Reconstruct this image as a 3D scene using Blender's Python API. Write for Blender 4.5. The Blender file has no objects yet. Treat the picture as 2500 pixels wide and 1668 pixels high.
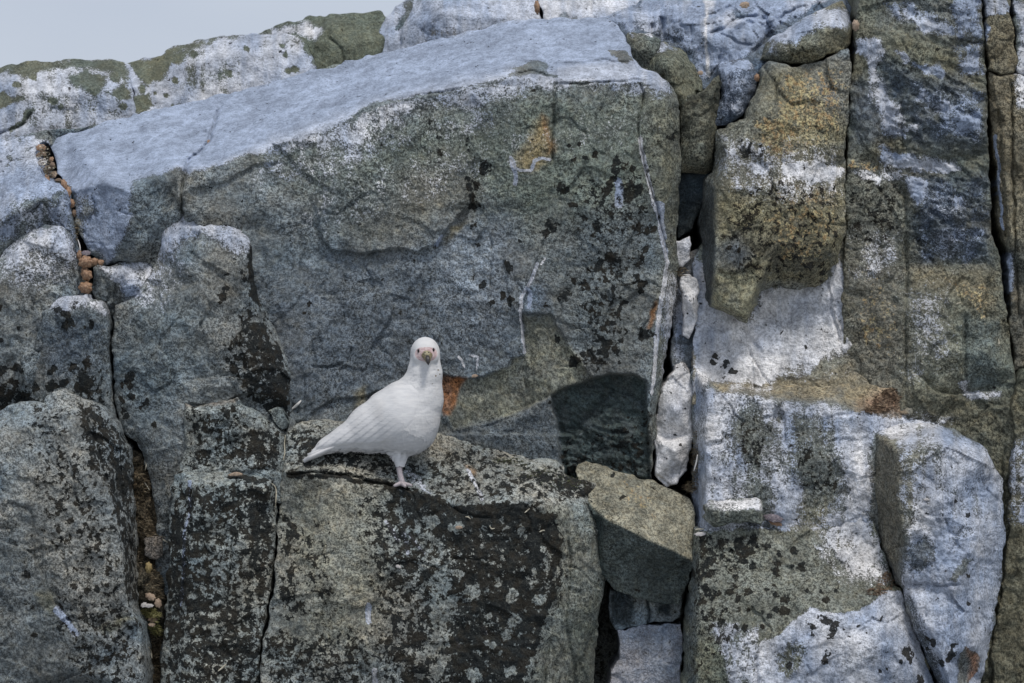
import bpy, math, random
import numpy as np
from mathutils import Vector, Matrix
from mathutils.geometry import delaunay_2d_cdt

# ------------------------------------------------------------------ camera, world, sun, exposure
S = 0.00104          # metres per photo pixel on the plane of the main rock face
D0 = 8.0             # camera distance to that plane
scene = bpy.context.scene
COL = scene.collection
cam_d = bpy.data.cameras.new('camera')
cam = bpy.data.objects.new('camera', cam_d); COL.objects.link(cam)
cam.location = (0, -D0, 0); cam.rotation_euler = (math.radians(90), 0, 0)
cam_d.sensor_width = 36; cam_d.lens = 36*D0/(2500*S)
cam_d.clip_start = .1; cam_d.clip_end = 3000
cam_d.dof.use_dof = True; cam_d.dof.focus_distance = D0 - .08; cam_d.dof.aperture_fstop = 7.0
scene.camera = cam

SUN_EL, SUN_AZ = math.radians(61), math.radians(24)      # azimuth: to the right of the camera's back
world = bpy.data.worlds.new('World'); scene.world = world; world.use_nodes = True
wt = world.node_tree; wt.nodes.clear()
wo = wt.nodes.new('ShaderNodeOutputWorld'); bg = wt.nodes.new('ShaderNodeBackground')
sky = wt.nodes.new('ShaderNodeTexSky'); sky.sky_type = 'NISHITA'; sky.sun_disc = False
sky.sun_elevation = SUN_EL; sky.sun_rotation = math.pi - SUN_AZ; sky.dust_density = 3; sky.air_density = 1
tcw = wt.nodes.new('ShaderNodeTexCoord'); mpw = wt.nodes.new('ShaderNodeMapping'); mpw.inputs['Scale'].default_value = (1, 1, 2.5)
nzw = wt.nodes.new('ShaderNodeTexNoise'); nzw.inputs['Scale'].default_value = 3.2; nzw.inputs['Detail'].default_value = 5
crw = wt.nodes.new('ShaderNodeValToRGB')
crw.color_ramp.elements[0].position = .3; crw.color_ramp.elements[0].color = (4.9, 5.45, 6.5, 1)
crw.color_ramp.elements[1].position = .72; crw.color_ramp.elements[1].color = (6.0, 6.5, 7.3, 1)
mxw = wt.nodes.new('ShaderNodeMix'); mxw.data_type = 'RGBA'; mxw.inputs[0].default_value = .88
wt.links.new(tcw.outputs['Generated'], mpw.inputs[0]); wt.links.new(mpw.outputs[0], nzw.inputs['Vector'])
wt.links.new(nzw.outputs['Fac'], crw.inputs[0]); wt.links.new(sky.outputs[0], mxw.inputs[6]); wt.links.new(crw.outputs[0], mxw.inputs[7])
wt.links.new(mxw.outputs[2], bg.inputs[0]); bg.inputs[1].default_value = .082
wt.links.new(bg.outputs[0], wo.inputs[0])

sun_d = bpy.data.lights.new('sun', 'SUN'); sun_d.energy = 1.5; sun_d.angle = math.radians(11); sun_d.color = (1, .96, .9)
sun = bpy.data.objects.new('sun', sun_d); COL.objects.link(sun)
sdir = Vector((math.sin(SUN_AZ)*math.cos(SUN_EL), -math.cos(SUN_AZ)*math.cos(SUN_EL), math.sin(SUN_EL)))
sun.rotation_euler = sdir.to_track_quat('Z', 'Y').to_euler()
scene.view_settings.view_transform = 'Standard'; scene.view_settings.look = 'None'
scene.view_settings.exposure = 0.42; scene.view_settings.gamma = 1
scene.render.engine = 'CYCLES'
scene.cycles.max_bounces = 6

# ------------------------------------------------------------------ small maths
def world_pos(px, py, d):
    px = np.asarray(px, float); py = np.asarray(py, float); d = np.asarray(d, float)
    Y = d*S; f = (D0+Y)/D0
    return np.stack([(px-1250)*S*f, Y, (834-py)*S*f], -1)
def W(px, py, d): return Vector(world_pos(px, py, d).tolist())

def _lat(ix, iy, seed):
    h = (ix*374761393 + iy*668265263 + seed*1442695041) & 0x7fffffff
    h = ((h ^ (h >> 13))*1274126177) & 0x7fffffff
    h = h ^ (h >> 16)
    return (h & 0xffff)/65535.0
def vnoise(x, y, seed=0):
    ix = np.floor(x).astype(np.int64); iy = np.floor(y).astype(np.int64)
    fx = x-ix; fy = y-iy; fx = fx*fx*fx*(fx*(fx*6-15)+10); fy = fy*fy*fy*(fy*(fy*6-15)+10)
    a = _lat(ix, iy, seed); b = _lat(ix+1, iy, seed); c = _lat(ix, iy+1, seed); d = _lat(ix+1, iy+1, seed)
    return ((a*(1-fx)+b*fx)*(1-fy)+(c*(1-fx)+d*fx)*fy)*2-1
def fbm(x, y, scale, octv=3, seed=0, rough=.5):
    s = np.zeros_like(x); a = 1.0
    for o in range(octv):
        s += a*vnoise(x/scale+17.3*o, y/scale-9.1*o, seed+o*31); scale /= 2.03; a *= rough
    return s
def facets(x, y, scale, seed):
    """piecewise-planar offsets of a jittered cell pattern: broken rock"""
    gx = np.floor(x/scale).astype(np.int64); gy = np.floor(y/scale).astype(np.int64)
    best = np.full(x.shape, 1e9); val = np.zeros_like(x)
    for dx in (-1, 0, 1):
        for dy in (-1, 0, 1):
            cx = gx+dx; cy = gy+dy
            qx = (cx+_lat(cx, cy, seed))*scale; qy = (cy+_lat(cx, cy, seed+5))*scale
            d = (x-qx)**2+(y-qy)**2
            v = (_lat(cx, cy, seed+9)-.5)*.9 + ((x-qx)*(_lat(cx, cy, seed+12)-.5)+(y-qy)*(_lat(cx, cy, seed+15)-.5))/scale*2.4
            m = d < best; best = np.where(m, d, best); val = np.where(m, v, val)
    return val
def seg_dist(x, y, pts, closed):
    """distance to polyline, signed side (+ = right of travel on screen, y down), position along 0..1"""
    P = np.asarray(pts, float); Q = np.roll(P, -1, 0) if closed else P[1:]
    if not closed: P = P[:-1]
    best = np.full(x.shape, 1e18); side = np.zeros_like(x); t_al = np.zeros_like(x); n = len(Q)
    L = np.hypot(*(Q-P).T); cum = np.concatenate([[0], np.cumsum(L)]); tot = cum[-1]
    for i in range(n):
        ax, ay = P[i][:2]; bx, by = Q[i][:2]; ex = bx-ax; ey = by-ay; l2 = ex*ex+ey*ey+1e-9
        t = np.clip(((x-ax)*ex+(y-ay)*ey)/l2, 0, 1)
        dx = x-(ax+t*ex); dy = y-(ay+t*ey); d = dx*dx+dy*dy
        m = d < best-1e-9
        best = np.where(m, d, best); side = np.where(m, np.sign(ex*(y-ay)-ey*(x-ax)), side)
        t_al = np.where(m, (cum[i]+t*L[i])/tot, t_al)
    return np.sqrt(best), side, t_al
def inside(x, y, pts):
    P = np.asarray(pts, float)[:, :2]; c = np.zeros(x.shape, bool); n = len(P)
    for i in range(n):
        x1, y1 = P[i]; x2, y2 = P[(i+1) % n]
        if y1 == y2: continue
        c ^= ((y1 > y) != (y2 > y)) & (x < (x2-x1)*(y-y1)/(y2-y1)+x1)
    return c
def sdf(x, y, pts):
    pts = [p[:2] for p in pts]
    d, _, _ = seg_dist(x, y, pts, True)
    return np.where(inside(x, y, pts), -d, d)
def sstep(a, b, x):
    t = np.clip((x-a)/(b-a+1e-12), 0, 1); return t*t*(3-2*t)
def blur(a, r):
    r = int(round(r))
    if r < 1: return a
    for _ in range(2):
        for ax in (0, 1):
            pad = [(0, 0), (0, 0)]; pad[ax] = (r+1, r)
            c = np.cumsum(np.pad(a, pad, mode='edge'), axis=ax)
            n = a.shape[ax]
            hi = np.take(c, range(2*r+1, 2*r+1+n), axis=ax); lo = np.take(c, range(0, n), axis=ax)
            a = (hi-lo)/(2*r+1)
    return a

def depth_field(X, Y, poly, lines, pts, default):
    """piecewise-linear depth through all given (x, y, d) points, creases kept as edges"""
    V = []; E = []; Dp = []
    def add(p): V.append((p[0], p[1])); Dp.append(p[2] if len(p) > 2 else default); return len(V)-1
    ids = [add(p) for p in poly]; E += [(ids[i], ids[(i+1) % len(ids)]) for i in range(len(ids))]
    for l in lines:
        k = [add(p) for p in l]; E += list(zip(k[:-1], k[1:]))
    for p in pts: add(p)
    A = np.array(V); x0, y0 = A.min(0)-90; x1, y1 = A.max(0)+90
    for cx in np.linspace(x0, x1, 5):
        for cy in np.linspace(y0, y1, 5):
            if cx in (x0, x1) or cy in (y0, y1):
                j = np.argmin((A[:, 0]-cx)**2+(A[:, 1]-cy)**2); V.append((cx, cy)); Dp.append(Dp[j])
    res = delaunay_2d_cdt([Vector(v) for v in V], E, [], 0, 1e-5)
    nv = [tuple(v) for v in res[0]]; orig = res[3]
    VA = np.array(V); DA = np.array(Dp, float)
    nd = []
    for i, v in enumerate(nv):
        if len(orig[i]): nd.append(np.mean(DA[list(orig[i])]))
        else:
            w = 1/((VA[:, 0]-v[0])**2+(VA[:, 1]-v[1])**2+1); k = np.argsort(-w)[:4]; nd.append((w[k]*DA[k]).sum()/w[k].sum())
    out = np.full(X.shape, float(default)); gx = X[0]; gy = Y[:, 0]
    for f in res[2]:
        for k in range(1, len(f)-1):
            a, b, c = f[0], f[k], f[k+1]
            (ax, ay), (bx, by), (cx, cy) = nv[a], nv[b], nv[c]
            det = (by-cy)*(ax-cx)+(cx-bx)*(ay-cy)
            if abs(det) < 1e-9: continue
            i0, i1 = np.searchsorted(gx, [min(ax, bx, cx)-.01, max(ax, bx, cx)+.01]); j0, j1 = np.searchsorted(gy, [min(ay, by, cy)-.01, max(ay, by, cy)+.01])
            if i1 <= i0 or j1 <= j0: continue
            xs = X[j0:j1, i0:i1]; ys = Y[j0:j1, i0:i1]
            l1 = ((by-cy)*(xs-cx)+(cx-bx)*(ys-cy))/det; l2 = ((cy-ay)*(xs-cx)+(ax-cx)*(ys-cy))/det; l3 = 1-l1-l2
            m = (l1 >= -1e-6) & (l2 >= -1e-6) & (l3 >= -1e-6)
            o = out[j0:j1, i0:i1]; o[m] = (l1*nd[a]+l2*nd[b]+l3*nd[c])[m]
    return out

# ------------------------------------------------------------------ materials
def new_mat(name):
    m = bpy.data.materials.new(name); m.use_nodes = True; nt = m.node_tree; nt.nodes.clear()
    return m, nt
class N:
    def __init__(s, nt): s.nt = nt
    def node(s, t, **k):
        n = s.nt.nodes.new(t)
        for a, v in k.items(): setattr(n, a, v)
        return n
    def link(s, a, b): s.nt.links.new(a, b)
    def setin(s, n, i, v):
        if hasattr(v, 'is_linked'): s.link(v, n.inputs[i])
        else: n.inputs[i].default_value = v
    def math(s, op, a, b=0.0, c=0.0, clamp=False):
        n = s.node('ShaderNodeMath', operation=op, use_clamp=clamp); s.setin(n, 0, a); s.setin(n, 1, b); s.setin(n, 2, c); return n.outputs[0]
    def mix(s, f, a, b, blend='MIX'):
        n = s.node('ShaderNodeMix', data_type='RGBA', blend_type=blend)
        for i, v in ((0, f), (6, a), (7, b)):
            if isinstance(v, tuple) and len(v) == 3: v = (*v, 1)
            s.setin(n, i, v)
        return n.outputs[2]
    def noise(s, vec, scale, detail=2, rough=.5, dist=0):
        n = s.node('ShaderNodeTexNoise'); s.link(vec, n.inputs['Vector']); n.inputs['Scale'].default_value = scale
        n.inputs['Detail'].default_value = detail; n.inputs['Roughness'].default_value = rough; n.inputs['Distortion'].default_value = dist
        return n.outputs['Fac']
    def step(s, x, lo, hi, a=0.0, b=1.0):
        n = s.node('ShaderNodeMapRange', interpolation_type='SMOOTHSTEP'); s.setin(n, 0, x); s.setin(n, 1, lo); s.setin(n, 2, hi); s.setin(n, 3, a); s.setin(n, 4, b); return n.outputs[0]

def rock_material():
    m, nt = new_mat('weathered_rock'); g = N(nt)
    tc = g.node('ShaderNodeTexCoord').outputs['Object']
    ac = g.node('ShaderNodeAttribute', attribute_name='rock_tint'); am = g.node('ShaderNodeAttribute', attribute_name='cover')
    sep = g.node('ShaderNodeSeparateColor'); g.link(am.outputs['Color'], sep.inputs[0])
    G = ac.outputs['Alpha']; L, O, T, A = sep.outputs[0], sep.outputs[1], sep.outputs[2], am.outputs['Alpha']
    # grain: crystals of a few millimetres
    n1 = g.noise(tc, 290, 2, .6); n2 = g.noise(tc, 135, 4, .68); n3 = g.noise(tc, 34, 4, .6); n4 = g.noise(tc, 9, 3, .55)
    grain = g.math('ADD', g.math('MULTIPLY', n1, .45), g.math('MULTIPLY', n2, .55))
    gm = g.step(grain, .415, .59, .28, 1.95)
    gs = g.math('ADD', g.math('MULTIPLY', g.math('SUBTRACT', gm, 1.0), A), 1.0)       # A = grain contrast
    big = g.math('MULTIPLY', g.step(n3, .3, .7, .82, 1.18), g.step(n4, .3, .7, .86, 1.14))
    fac = g.math('MULTIPLY', gs, big)
    comb = g.node('ShaderNodeCombineColor'); [g.link(fac, comb.inputs[i]) for i in range(3)]
    base = g.mix(1.0, ac.outputs['Color'], comb.outputs[0], 'MULTIPLY')
    # hue drift: warm / cool / green crystals and stains
    hz = g.noise(tc, 60, 3, .6, .4)
    base = g.mix(g.math('MULTIPLY', g.step(hz, .5, .68), .35), base, g.mix(1.0, base, (1.18, 1.05, .84), 'MULTIPLY'))
    base = g.mix(g.math('MULTIPLY', g.step(hz, .5, .34), .35), base, g.mix(1.0, base, (.88, .98, 1.08), 'MULTIPLY'))
    # ochre crust
    no = g.math('ADD', g.math('MULTIPLY', g.noise(tc, 48, 4, .7), .6), g.math('MULTIPLY', n2, .4))
    mo = g.step(g.math('ADD', O, g.math('MULTIPLY', g.math('SUBTRACT', no, .5), 2.2)), .42, .62)
    oc = g.mix(g.step(g.noise(tc, 80, 3, .6), .4, .62), (.26, .17, .08), (.36, .31, .17))
    oc = g.mix(1.0, oc, comb.outputs[0], 'MULTIPLY')
    base = g.mix(g.math('MULTIPLY', mo, .8), base, oc)
    # guano
    ng = g.math('ADD', g.math('MULTIPLY', n1, .4), g.math('ADD', g.math('MULTIPLY', n2, .35), g.math('MULTIPLY', g.noise(tc, 38, 4, .65), .25)))
    mg = g.step(g.math('ADD', G, g.math('MULTIPLY', g.math('SUBTRACT', ng, .5), 3.0)), .40, .66)
    wash = g.math('MULTIPLY', g.step(G, .12, 1.0), .55)
    gcol = g.mix(T, (.80, .785, .785), (.325, .385, .505))
    gfac = g.math('MULTIPLY', g.math('ADD', 1.0, g.math('MULTIPLY', g.math('SUBTRACT', g.step(grain, .40, .58, .58, 1.2), 1.0), g.math('ADD', A, .15))), g.math('MULTIPLY', g.step(n3, .35, .65, .80, 1.12), g.step(n4, .35, .65, .84, 1.1)))
    cg = g.node('ShaderNodeCombineColor'); [g.link(gfac, cg.inputs[i]) for i in range(3)]
    gcol = g.mix(1.0, gcol, cg.outputs[0], 'MULTIPLY')
    base = g.mix(wash, base, g.mix(.45, gcol, base)); base = g.mix(g.math('MULTIPLY', mg, .93), base, gcol)
    # black and brown lichen; the same cover also paints some shade and dark cracks
    nl = g.math('ADD', g.math('MULTIPLY', g.noise(tc, 58, 3, .6), .66), g.math('MULTIPLY', g.noise(tc, 170, 3, .7), .34))
    ml = g.step(g.math('ADD', L, g.math('MULTIPLY', g.math('SUBTRACT', nl, .5), 3.6)), .47, .55)
    lc = g.mix(g.step(g.noise(tc, 30, 3, .6), .42, .62), (.007, .009, .010), (.017, .014, .010))
    lc = g.mix(g.math('MULTIPLY', g.step(n1, .55, .66), .4), lc, (.07, .072, .062))
    base = g.mix(g.math('MULTIPLY', ml, .95), base, lc)
    bs = g.node('ShaderNodeBsdfPrincipled'); g.link(base, bs.inputs['Base Color'])
    g.link(g.math('ADD', .82, g.math('MULTIPLY', ml, .13)), bs.inputs['Roughness']); bs.inputs['Specular IOR Level'].default_value = .25
    h = g.math('ADD', g.math('MULTIPLY', n2, .5), g.math('ADD', g.math('MULTIPLY', n3, 1.2), g.math('MULTIPLY', n1, .25)))
    h = g.math('ADD', h, g.math('MULTIPLY', ml, .35)); h = g.math('ADD', h, g.math('MULTIPLY', mg, .12))
    bp = g.node('ShaderNodeBump'); g.link(h, bp.inputs['Height']); bp.inputs['Strength'].default_value = .9; bp.inputs['Distance'].default_value = .007
    g.link(bp.outputs[0], bs.inputs['Normal'])
    out = g.node('ShaderNodeOutputMaterial'); g.link(bs.outputs[0], out.inputs[0])
    return m
ROCK = rock_material()

def simple_mat(name, c1, c2, scale=60, rough=.7, bump=.2, c3=None, stretch=None, dist=.002):
    m, nt = new_mat(name); g = N(nt); tc = g.node('ShaderNodeTexCoord').outputs['Object']
    if stretch:
        mp = g.node('ShaderNodeMapping'); g.link(tc, mp.inputs[0]); mp.inputs['Scale'].default_value = stretch; tc = mp.outputs[0]
    n = g.noise(tc, scale, 4, .6); c = g.mix(g.step(n, .35, .65), c1, c2)
    if c3: c = g.mix(g.step(g.noise(tc, scale*2.7, 3, .6), .55, .65), c, c3)
    bs = g.node('ShaderNodeBsdfPrincipled'); g.link(c, bs.inputs['Base Color']); bs.inputs['Roughness'].default_value = rough
    bp = g.node('ShaderNodeBump'); g.link(n, bp.inputs['Height']); bp.inputs['Strength'].default_value = bump; bp.inputs['Distance'].default_value = dist
    g.link(bp.outputs[0], bs.inputs['Normal'])
    out = g.node('ShaderNodeOutputMaterial'); g.link(bs.outputs[0], out.inputs[0]); return m

def tag(o, label=None, cat=None, group=None, kind=None):
    for k, v in (('label', label), ('category', cat), ('group', group), ('kind', kind)):
        if v: o[k] = v
    return o
def link_mesh(name, verts, faces, mat, parent=None, smooth=True, center=None):
    verts = np.asarray(verts, float)
    if center is None: center = verts.mean(0) if parent is None else np.zeros(3)
    me = bpy.data.meshes.new(name); me.from_pydata((verts-center).tolist(), [], faces); me.materials.append(mat)
    if smooth: me.polygons.foreach_set('use_smooth', [True]*len(me.polygons))
    o = bpy.data.objects.new(name, me); COL.objects.link(o); o.location = center.tolist()
    if parent: o.parent = parent; o.location = (0, 0, 0) if center is None else center.tolist()
    return o

# ------------------------------------------------------------------ rock blocks
PAINT = []      # filled by the paint table; most entries mark stone colour, a few paint shade into it
GREY = (.182, .196, .194); DARK = (.085, .105, .12); TAN = (.22, .215, .16); OLIVE = (.165, .165, .125); BLUE = (.155, .175, .195); DKGREEN = (.03, .045, .045)
PALE = (.33, .36, .36)
BLOCKS = {}
DEPTHS = {}
def rock(key, name, label, poly, d=0, lines=(), pts=(), col=GREY, grain=.72, ds=1.0, calm=None, R=16, amp=1.0, frac=5, fscale=95, ops=(), back=320, pitch=3.0,
         soft=5, wig=1.0, seed=None, cat='rock', group='fractured blocks of the cliff', kind=None, paint=True):
    seed = (abs(hash_str(key)) % 9973) if seed is None else seed
    P = np.array([p[:2] for p in poly], float); m = 12
    xs = np.arange(P[:, 0].min()-m, P[:, 0].max()+m, pitch); ys = np.arange(P[:, 1].min()-m, P[:, 1].max()+m, pitch)
    X, Y = np.meshgrid(xs, ys)
    # outline wiggle
    def warp(x, y):
        return (x+wig*(3.6*vnoise(x/38, y/38, seed+1)+1.6*vnoise(x/13, y/13, seed+2)+5*(np.abs(vnoise(x/27, y/27, seed+5))-.35)), y+wig*(3.6*vnoise(x/38, y/38, seed+3)+1.6*vnoise(x/13, y/13, seed+4)+5*(np.abs(vnoise(x/27, y/27, seed+6))-.35)))
    wx, wy = warp(X, Y); sd = sdf(wx, wy, poly)
    keepv = sd < 0
    q = keepv[:-1, :-1] | keepv[1:, :-1] | keepv[:-1, 1:] | keepv[1:, 1:]
    used = np.zeros_like(keepv); used[:-1, :-1] |= q; used[1:, :-1] |= q; used[:-1, 1:] |= q; used[1:, 1:] |= q
    Dz = depth_field(X, Y, poly, lines, pts, d)
    Dz = blur(Dz, soft/pitch)*ds
    # relief
    rel = 7*fbm(X, Y, 150, 3, seed+11) + 1.8*fbm(X, Y, 34, 3, seed+12, .6)
    rel = rel + 5.5*np.abs(fbm(X+12*vnoise(X/30, Y/30, seed+17), Y, 70, 3, seed+16, .55))
    if frac:
        fx = X+14*vnoise(X/60, Y/60, seed+21); fy = Y+14*vnoise(X/60, Y/60, seed+22)
        F = facets(fx, fy*.8, fscale, seed+23); F2 = facets(fy, fx, fscale*.37, seed+24)
        F3 = facets(fx+5*vnoise(X/12, Y/12, seed+27), fy+5*vnoise(X/12, Y/12, seed+28), fscale*.2, seed+25); fm = sstep(-.2, .5, fbm(X, Y, 130, 2, seed+26))
        rel = rel + 1.5*frac*F + frac*.5*F2 + frac*.3*fm*F3
    rel = rel + 1.0*fbm(X, Y, 11, 2, seed+13)
    cn = fbm(X+20*vnoise(X/40, Y/40, seed+31), Y*.8, 170, 2, seed+32); cm = sstep(.0, .25, fbm(X, Y, 140, 2, seed+33))
    rel = rel + 6*cm*np.exp(-(cn/.016)**2) + 3.5*cm*sstep(-.012, .012, cn)
    if calm: rel = rel*(1-.62*sstep(14, -14, sdf(X, Y, calm)))
    Dz = Dz + amp*rel
    for op in ops:
        k = op[0]
        ox = X+3*vnoise(X/25, Y/25, seed+41)+1.2*vnoise(X/8, Y/8, seed+43); oy = Y+3*vnoise(X/25, Y/25, seed+42)+1.2*vnoise(X/8, Y/8, seed+44)
        if k == 'groove':
            _, w, dep, ln = op; dd, _, t = seg_dist(ox, oy, ln, False)
            Dz = Dz + dep*np.exp(-(dd/w)**2)*np.clip(np.minimum(t, 1-t)*10+.35, 0, 1)
        elif k == 'step':      # h on the right-hand side of travel (screen), fading out
            _, h, fade, ln = op; h *= 1.5; dd, sg, t = seg_dist(ox, oy, ln, False)
            tp = np.clip(np.minimum(t, 1-t)*6, 0, 1)
            Dz = Dz + h*tp*np.exp(-dd/fade)*sstep(-1.5, 1.5, dd*sg)
        elif k == 'inset':
            _, h, soft_e, pl = op; ss = sdf(ox, oy, pl); Dz = Dz + h*sstep(soft_e, -soft_e, ss)
        elif k == 'vrough':
            _, h, pl = op; ss = sdf(X, Y, pl); a = sstep(18, -18, ss); Dz = Dz + a*h*(fbm((X+Y*.12)*2.2, Y*.35, 40, 4, seed+53, .62)+.6*np.abs(fbm(X*2, Y*.3, 44, 3, seed+54)))
        elif k == 'rough':     # anisotropic rough texture inside polygon
            _, h, pl = op; ss = sdf(X, Y, pl); a = sstep(25, -25, ss)
            Dz = Dz + a*h*(fbm(X+Y*.25, (Y-X*.35)*2.1, 34, 4, seed+51, .62) + .5*np.abs(fbm(X, Y*2, 50, 3, seed+52)))
    Ri = R*.58*(.55+.5*(vnoise(X/50, Y/50, seed+61)*.5+.5))
    t = np.clip(-sd/np.maximum(Ri, .5), 0, 1)
    Dz = Dz + Ri*.9*(1-np.sqrt(np.clip(1-(1-t)**2, 0, 1)))
    # snap outer ring
    out = used & ~keepv; bx = X.copy(); by = Y.copy(); e = 1.0
    ox, oy = X[out], Y[out]
    for _ in range(2):
        s0 = sdf(*warp(ox, oy), poly); gx = (sdf(*warp(ox+e, oy), poly)-s0)/e; gy = (sdf(*warp(ox, oy+e), poly)-s0)/e
        gl = np.maximum(np.hypot(gx, gy), .3); stp = np.clip(s0/gl, -pitch*1.5, pitch*1.5); ox = ox-stp*gx/gl; oy = oy-stp*gy/gl
    bx[out] = ox; by[out] = oy
    idx = -np.ones(X.shape, int); idx[used] = np.arange(used.sum())
    vx, vy, vd = bx[used], by[used], Dz[used]
    jj, ii = np.nonzero(q)
    Q = np.stack([idx[jj, ii], idx[jj+1, ii], idx[jj+1, ii+1], idx[jj, ii+1]], 1)
    # boundary edges
    E = np.concatenate([Q[:, [0, 1]], Q[:, [1, 2]], Q[:, [2, 3]], Q[:, [3, 0]]]); n = len(vx)
    keyf = E[:, 0].astype(np.int64)*n+E[:, 1]; keyr = E[:, 1].astype(np.int64)*n+E[:, 0]
    bE = E[~np.isin(keyf, keyr)]
    bv = np.unique(bE); mp = -np.ones(n, int); mp[bv] = np.arange(len(bv))
    co = world_pos(vx, vy, vd)
    rings = [co]; px_all = [vx]; py_all = [vy]; nb = len(bv); faces = [Q]; prev = None
    cen = co[bv].mean(0)
    base = n
    for r, off in enumerate((14, 45, 110, back)):
        c = co[bv].copy(); c[:, 1] += off*S
        if off == back: c[:, 1] = np.maximum(c[:, 1], (np.median(vd)+back)*S)
        jit = 2.2*S*np.stack([vnoise(vx[bv]/17+off, vy[bv]/17, seed+71), vnoise(vx[bv]/17, vy[bv]/17+off, seed+72)], 1)
        c[:, 0] += jit[:, 0]; c[:, 2] += jit[:, 1]
        rings.append(c); px_all.append(vx[bv]); py_all.append(vy[bv])
        a = bE if prev is None else mp[bE]+prev
        b = mp[bE]+base
        faces.append(np.stack([a[:, 1], a[:, 0], b[:, 0], b[:, 1]], 1)); prev = base; base += nb
    V = np.concatenate(rings); F = np.concatenate(faces); ax = np.concatenate(px_all); ay = np.concatenate(py_all)
    center = V.mean(0)
    me = bpy.data.meshes.new(name)
    me.vertices.add(len(V)); me.vertices.foreach_set('co', (V-center).astype(np.float32).ravel())
    me.loops.add(len(F)*4); me.loops.foreach_set('vertex_index', F.astype(np.int32).ravel())
    me.polygons.add(len(F)); me.polygons.foreach_set('loop_start', np.arange(0, len(F)*4, 4, dtype=np.int32))
    me.polygons.foreach_set('loop_total', np.full(len(F), 4, np.int32)) if False else None
    me.update(calc_edges=True); me.validate()
    me.polygons.foreach_set('use_smooth', [True]*len(me.polygons))
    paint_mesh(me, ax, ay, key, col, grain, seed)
    me.materials.append(ROCK)
    o = bpy.data.objects.new(name, me); COL.objects.link(o); o.location = center.tolist()
    if kind: o['kind'] = kind
    else: tag(o, label, cat, group, 'thing')
    BLOCKS[key] = o
    DEPTHS[key] = (xs, ys, Dz)
    return o
def depth_at(key, x, y):
    xs, ys, Dz = DEPTHS[key]
    i = int(np.clip(np.searchsorted(xs, x), 0, len(xs)-1)); j = int(np.clip(np.searchsorted(ys, y), 0, len(ys)-1)); return float(Dz[j, i])
def hash_str(s):
    h = 5381
    for c in s: h = (h*33+ord(c)) & 0x7fffffff
    return h

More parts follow.
